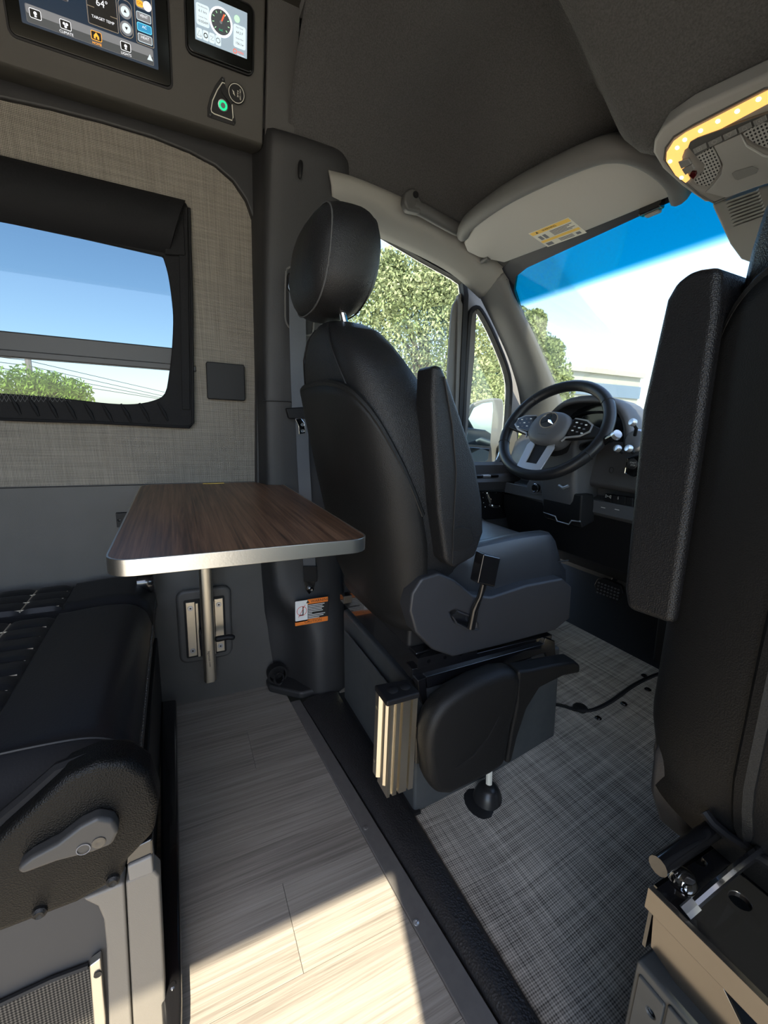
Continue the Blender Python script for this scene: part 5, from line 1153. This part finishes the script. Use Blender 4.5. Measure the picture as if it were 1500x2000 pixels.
# ================================================================== SIDE MIRROR (outside the quarter window)
sm_ = thing('side_mirror', 'tall grey door mirror with large upper and small lower glass outside the quarter window', 'door mirror', (-1.78, 1.38, .8))
MX = -1.72
hs = cr([P(x, y, X=MX) for x, y in ((907, 850), (910, 815), (922, 790), (945, 780), (975, 778), (984, 790), (982, 850), (976, 890), (966, 905), (915, 905), (907, 890))], 3, True)
obj('housing', MB().prism(hs, (-.09, .05, 0)), mat('mirror housing', (.09, .09, .088), .45), sm_, bevel=.01, seg=3)
obj('glass', MB().prism([P(x, y, X=MX + .003) for x, y in ((911, 868), (914, 820), (925, 797), (942, 788), (962, 785), (963, 800), (957, 872))], (-.002, 0, 0)), MIRR, sm_, bevel=.0006)
obj('lower_glass', MB().prism([P(x, y, X=MX + .003) for x, y in ((912, 873), (956, 877), (953, 897), (948, 902), (918, 900), (912, 894))], (-.002, 0, 0)), MIRR, sm_, bevel=.0006)
obj('arm', MB().tube([P(975, 880, X=MX - .02), P(1000, 870, X=-1.60), V((-1.54, 1.42, .84))], .03, 10), MATB, sm_, smooth=True)

# ================================================================== OUTSIDE
gd = MB(); gd.box((-120, -120, -.85), (120, 120, -.80)); struct(obj('ground', gd, GROUND), 'pale concrete yard around the van', 'ground')
def far(px, py, dist):   # a point on the pixel's direction at a horizontal distance
    d = V(ray(px, py)); k_ = dist / math.hypot(d.x, d.y); return V(CAM) + d * k_
def leaf_blob(m, c, r, n, s):
    for _ in range(n):
        d = V((random.gauss(0, 1), random.gauss(0, 1), random.gauss(0, 1))).normalized() * (random.random() ** .45)
        p = V((c.x + d.x * r[0], c.y + d.y * r[1], c.z + d.z * r[2])); a = V((random.gauss(0, 1), random.gauss(0, 1), random.gauss(0, 1))).normalized(); b = a.orthogonal().normalized()
        q = s * random.uniform(.6, 1.4); m.add([p - a * q, p + b * q * .45, p + a * q, p - b * q * .45], [(0, 1, 2, 3)])
def tree(label, px, dist, ztop, blobs, m_, size, n, group=None):
    base = far(px, 900, dist); base.z = -.80
    t = thing('broadleaf_tree', label, 'tree', base, group)
    obj('trunk', MB().tube([base, base + V((.1, .05, 1.5)), base + V((0, .1, ztop * .6))], [.22, .17, .08], 9), BARK, t, smooth=True)
    f = MB()
    for bx_, by_, r in blobs:
        c = far(bx_, by_, dist + random.uniform(-.6, .6)); leaf_blob(f, c, (r * .9, r * .9, r), n, size)
    o = obj('foliage', f, m_, t, fixn=False); o['kind'] = 'stuff'
    for k_ in range(4):
        bx_, by_, r = blobs[k_ % len(blobs)]; e = far(bx_, by_, dist); obj('branch', MB().tube([base + V((0, .1, ztop * .45)), (base + e) / 2 + V((0, 0, ztop * .3)), e], [.08, .05, .02], 6), BARK, t)
bl = [(770, 640, .85), (830, 620, .85), (800, 560, .55), (760, 530, .35), (850, 550, .45), (900, 650, .75), (760, 760, .9), (830, 780, .9), (900, 760, .8), (940, 700, .6), (700, 680, .9), (780, 880, .8), (880, 880, .8), (740, 590, .6), (880, 590, .45), (950, 800, .6), (960, 880, .6)]
tree('pale olive broadleaf tree filling the driver door window', 830, 7.5, 4.2, bl, LEAF2, .030, 3000)
bl = [(1015, 720, .8), (1045, 700, .6), (1030, 660, .45), (1060, 740, .7), (1045, 630, .3), (1010, 640, .45), (1075, 690, .35), (1085, 760, .5), (1000, 800, .8), (1050, 820, .8), (960, 760, .8), (1020, 900, .9)]
tree('pale green broadleaf tree beside the grey building in the windshield', 1025, 11.0, 4.0, bl, LEAF, .042, 2400)
bl = [(20, 768, 1.2), (60, 765, 1.2), (110, 768, 1.0), (150, 772, .8), (-40, 770, 1.4), (-100, 765, 1.6), (85, 762, .9)]
base = far(60, 800, 26)
tree('bright green hedge tree beyond the tinted side window', 60, 26, 2.0, bl, LEAF3, .11, 900)
a, b = far(1090, 712, 18.6), far(1252, 735, 22); zt = (a.z + b.z) / 2; zt0, zt1 = a.z, b.z
bd = thing('grey_building', 'pale flat roofed warehouse with blue stripe seen through the windshield', 'building', ((a.x + b.x) / 2, (a.y + b.y) / 2, -.8))
a2 = a + (a - b) * .9
d_ = (b - a); d_.z = 0; nb = V((-d_.y, d_.x, 0)).normalized() * 9
if nb.dot(V((a.x, a.y, 0))) < 0: nb = -nb
def wallbox(z0, z1, off, m, name):
    e = nb.normalized() * off; e2 = (b - a2).normalized() * abs(off)
    p = [V((a2.x, a2.y, z0)) - e, V((b.x, b.y, z0)) - e + V((e2.x, e2.y, 0)), V((b.x, b.y, z0)) + nb + V((e2.x, e2.y, 0)), V((a2.x, a2.y, z0)) + nb]; obj(name, MB().prism(p, (0, 0, z1 - z0)), m, bd)
tz = lambda z: z
wallbox(-.8, b.z, 0, BLDG, 'wall'); wallbox(b.z - .95, b.z - .45, .05, BLDB, 'blue_band'); wallbox(b.z - .08, b.z + .12, .12, BLDG, 'parapet')
up_ = thing('utility_pole', 'grey wooden utility pole with cables beyond the side window', 'utility pole', far(53, 770, 30) * 1.0)
p0 = far(53, 690, 30); pb_ = V((p0.x, p0.y, -.8))
obj('pole', MB().tube([pb_, V((p0.x, p0.y, p0.z + .9))], .14, 8), mat('grey timber', (.22, .19, .17), .8), up_)
for k_, (y0, y1) in enumerate(((702, 768), (712, 776), (724, 780), (736, 782))):
    obj('cable', MB().tube([far(-60, y0 - 12, 30), far(53, y0 + 2, 30), far(330, y1, 40)], .018, 5), MATB, up_)
p2 = far(141, 765, 45); up2 = thing('utility_pole', 'short distant utility pole with cross arm above the hedge tree', 'utility pole', V((p2.x, p2.y, -.8)))
obj('pole', MB().tube([V((p2.x, p2.y, -.8)), far(141, 760, 45)], .12, 8), MATS['grey timber'], up2)
obj('cross_arm', MB().tube([far(131, 764, 45), far(152, 766, 45)], .08, 6), MATS['grey timber'], up2)
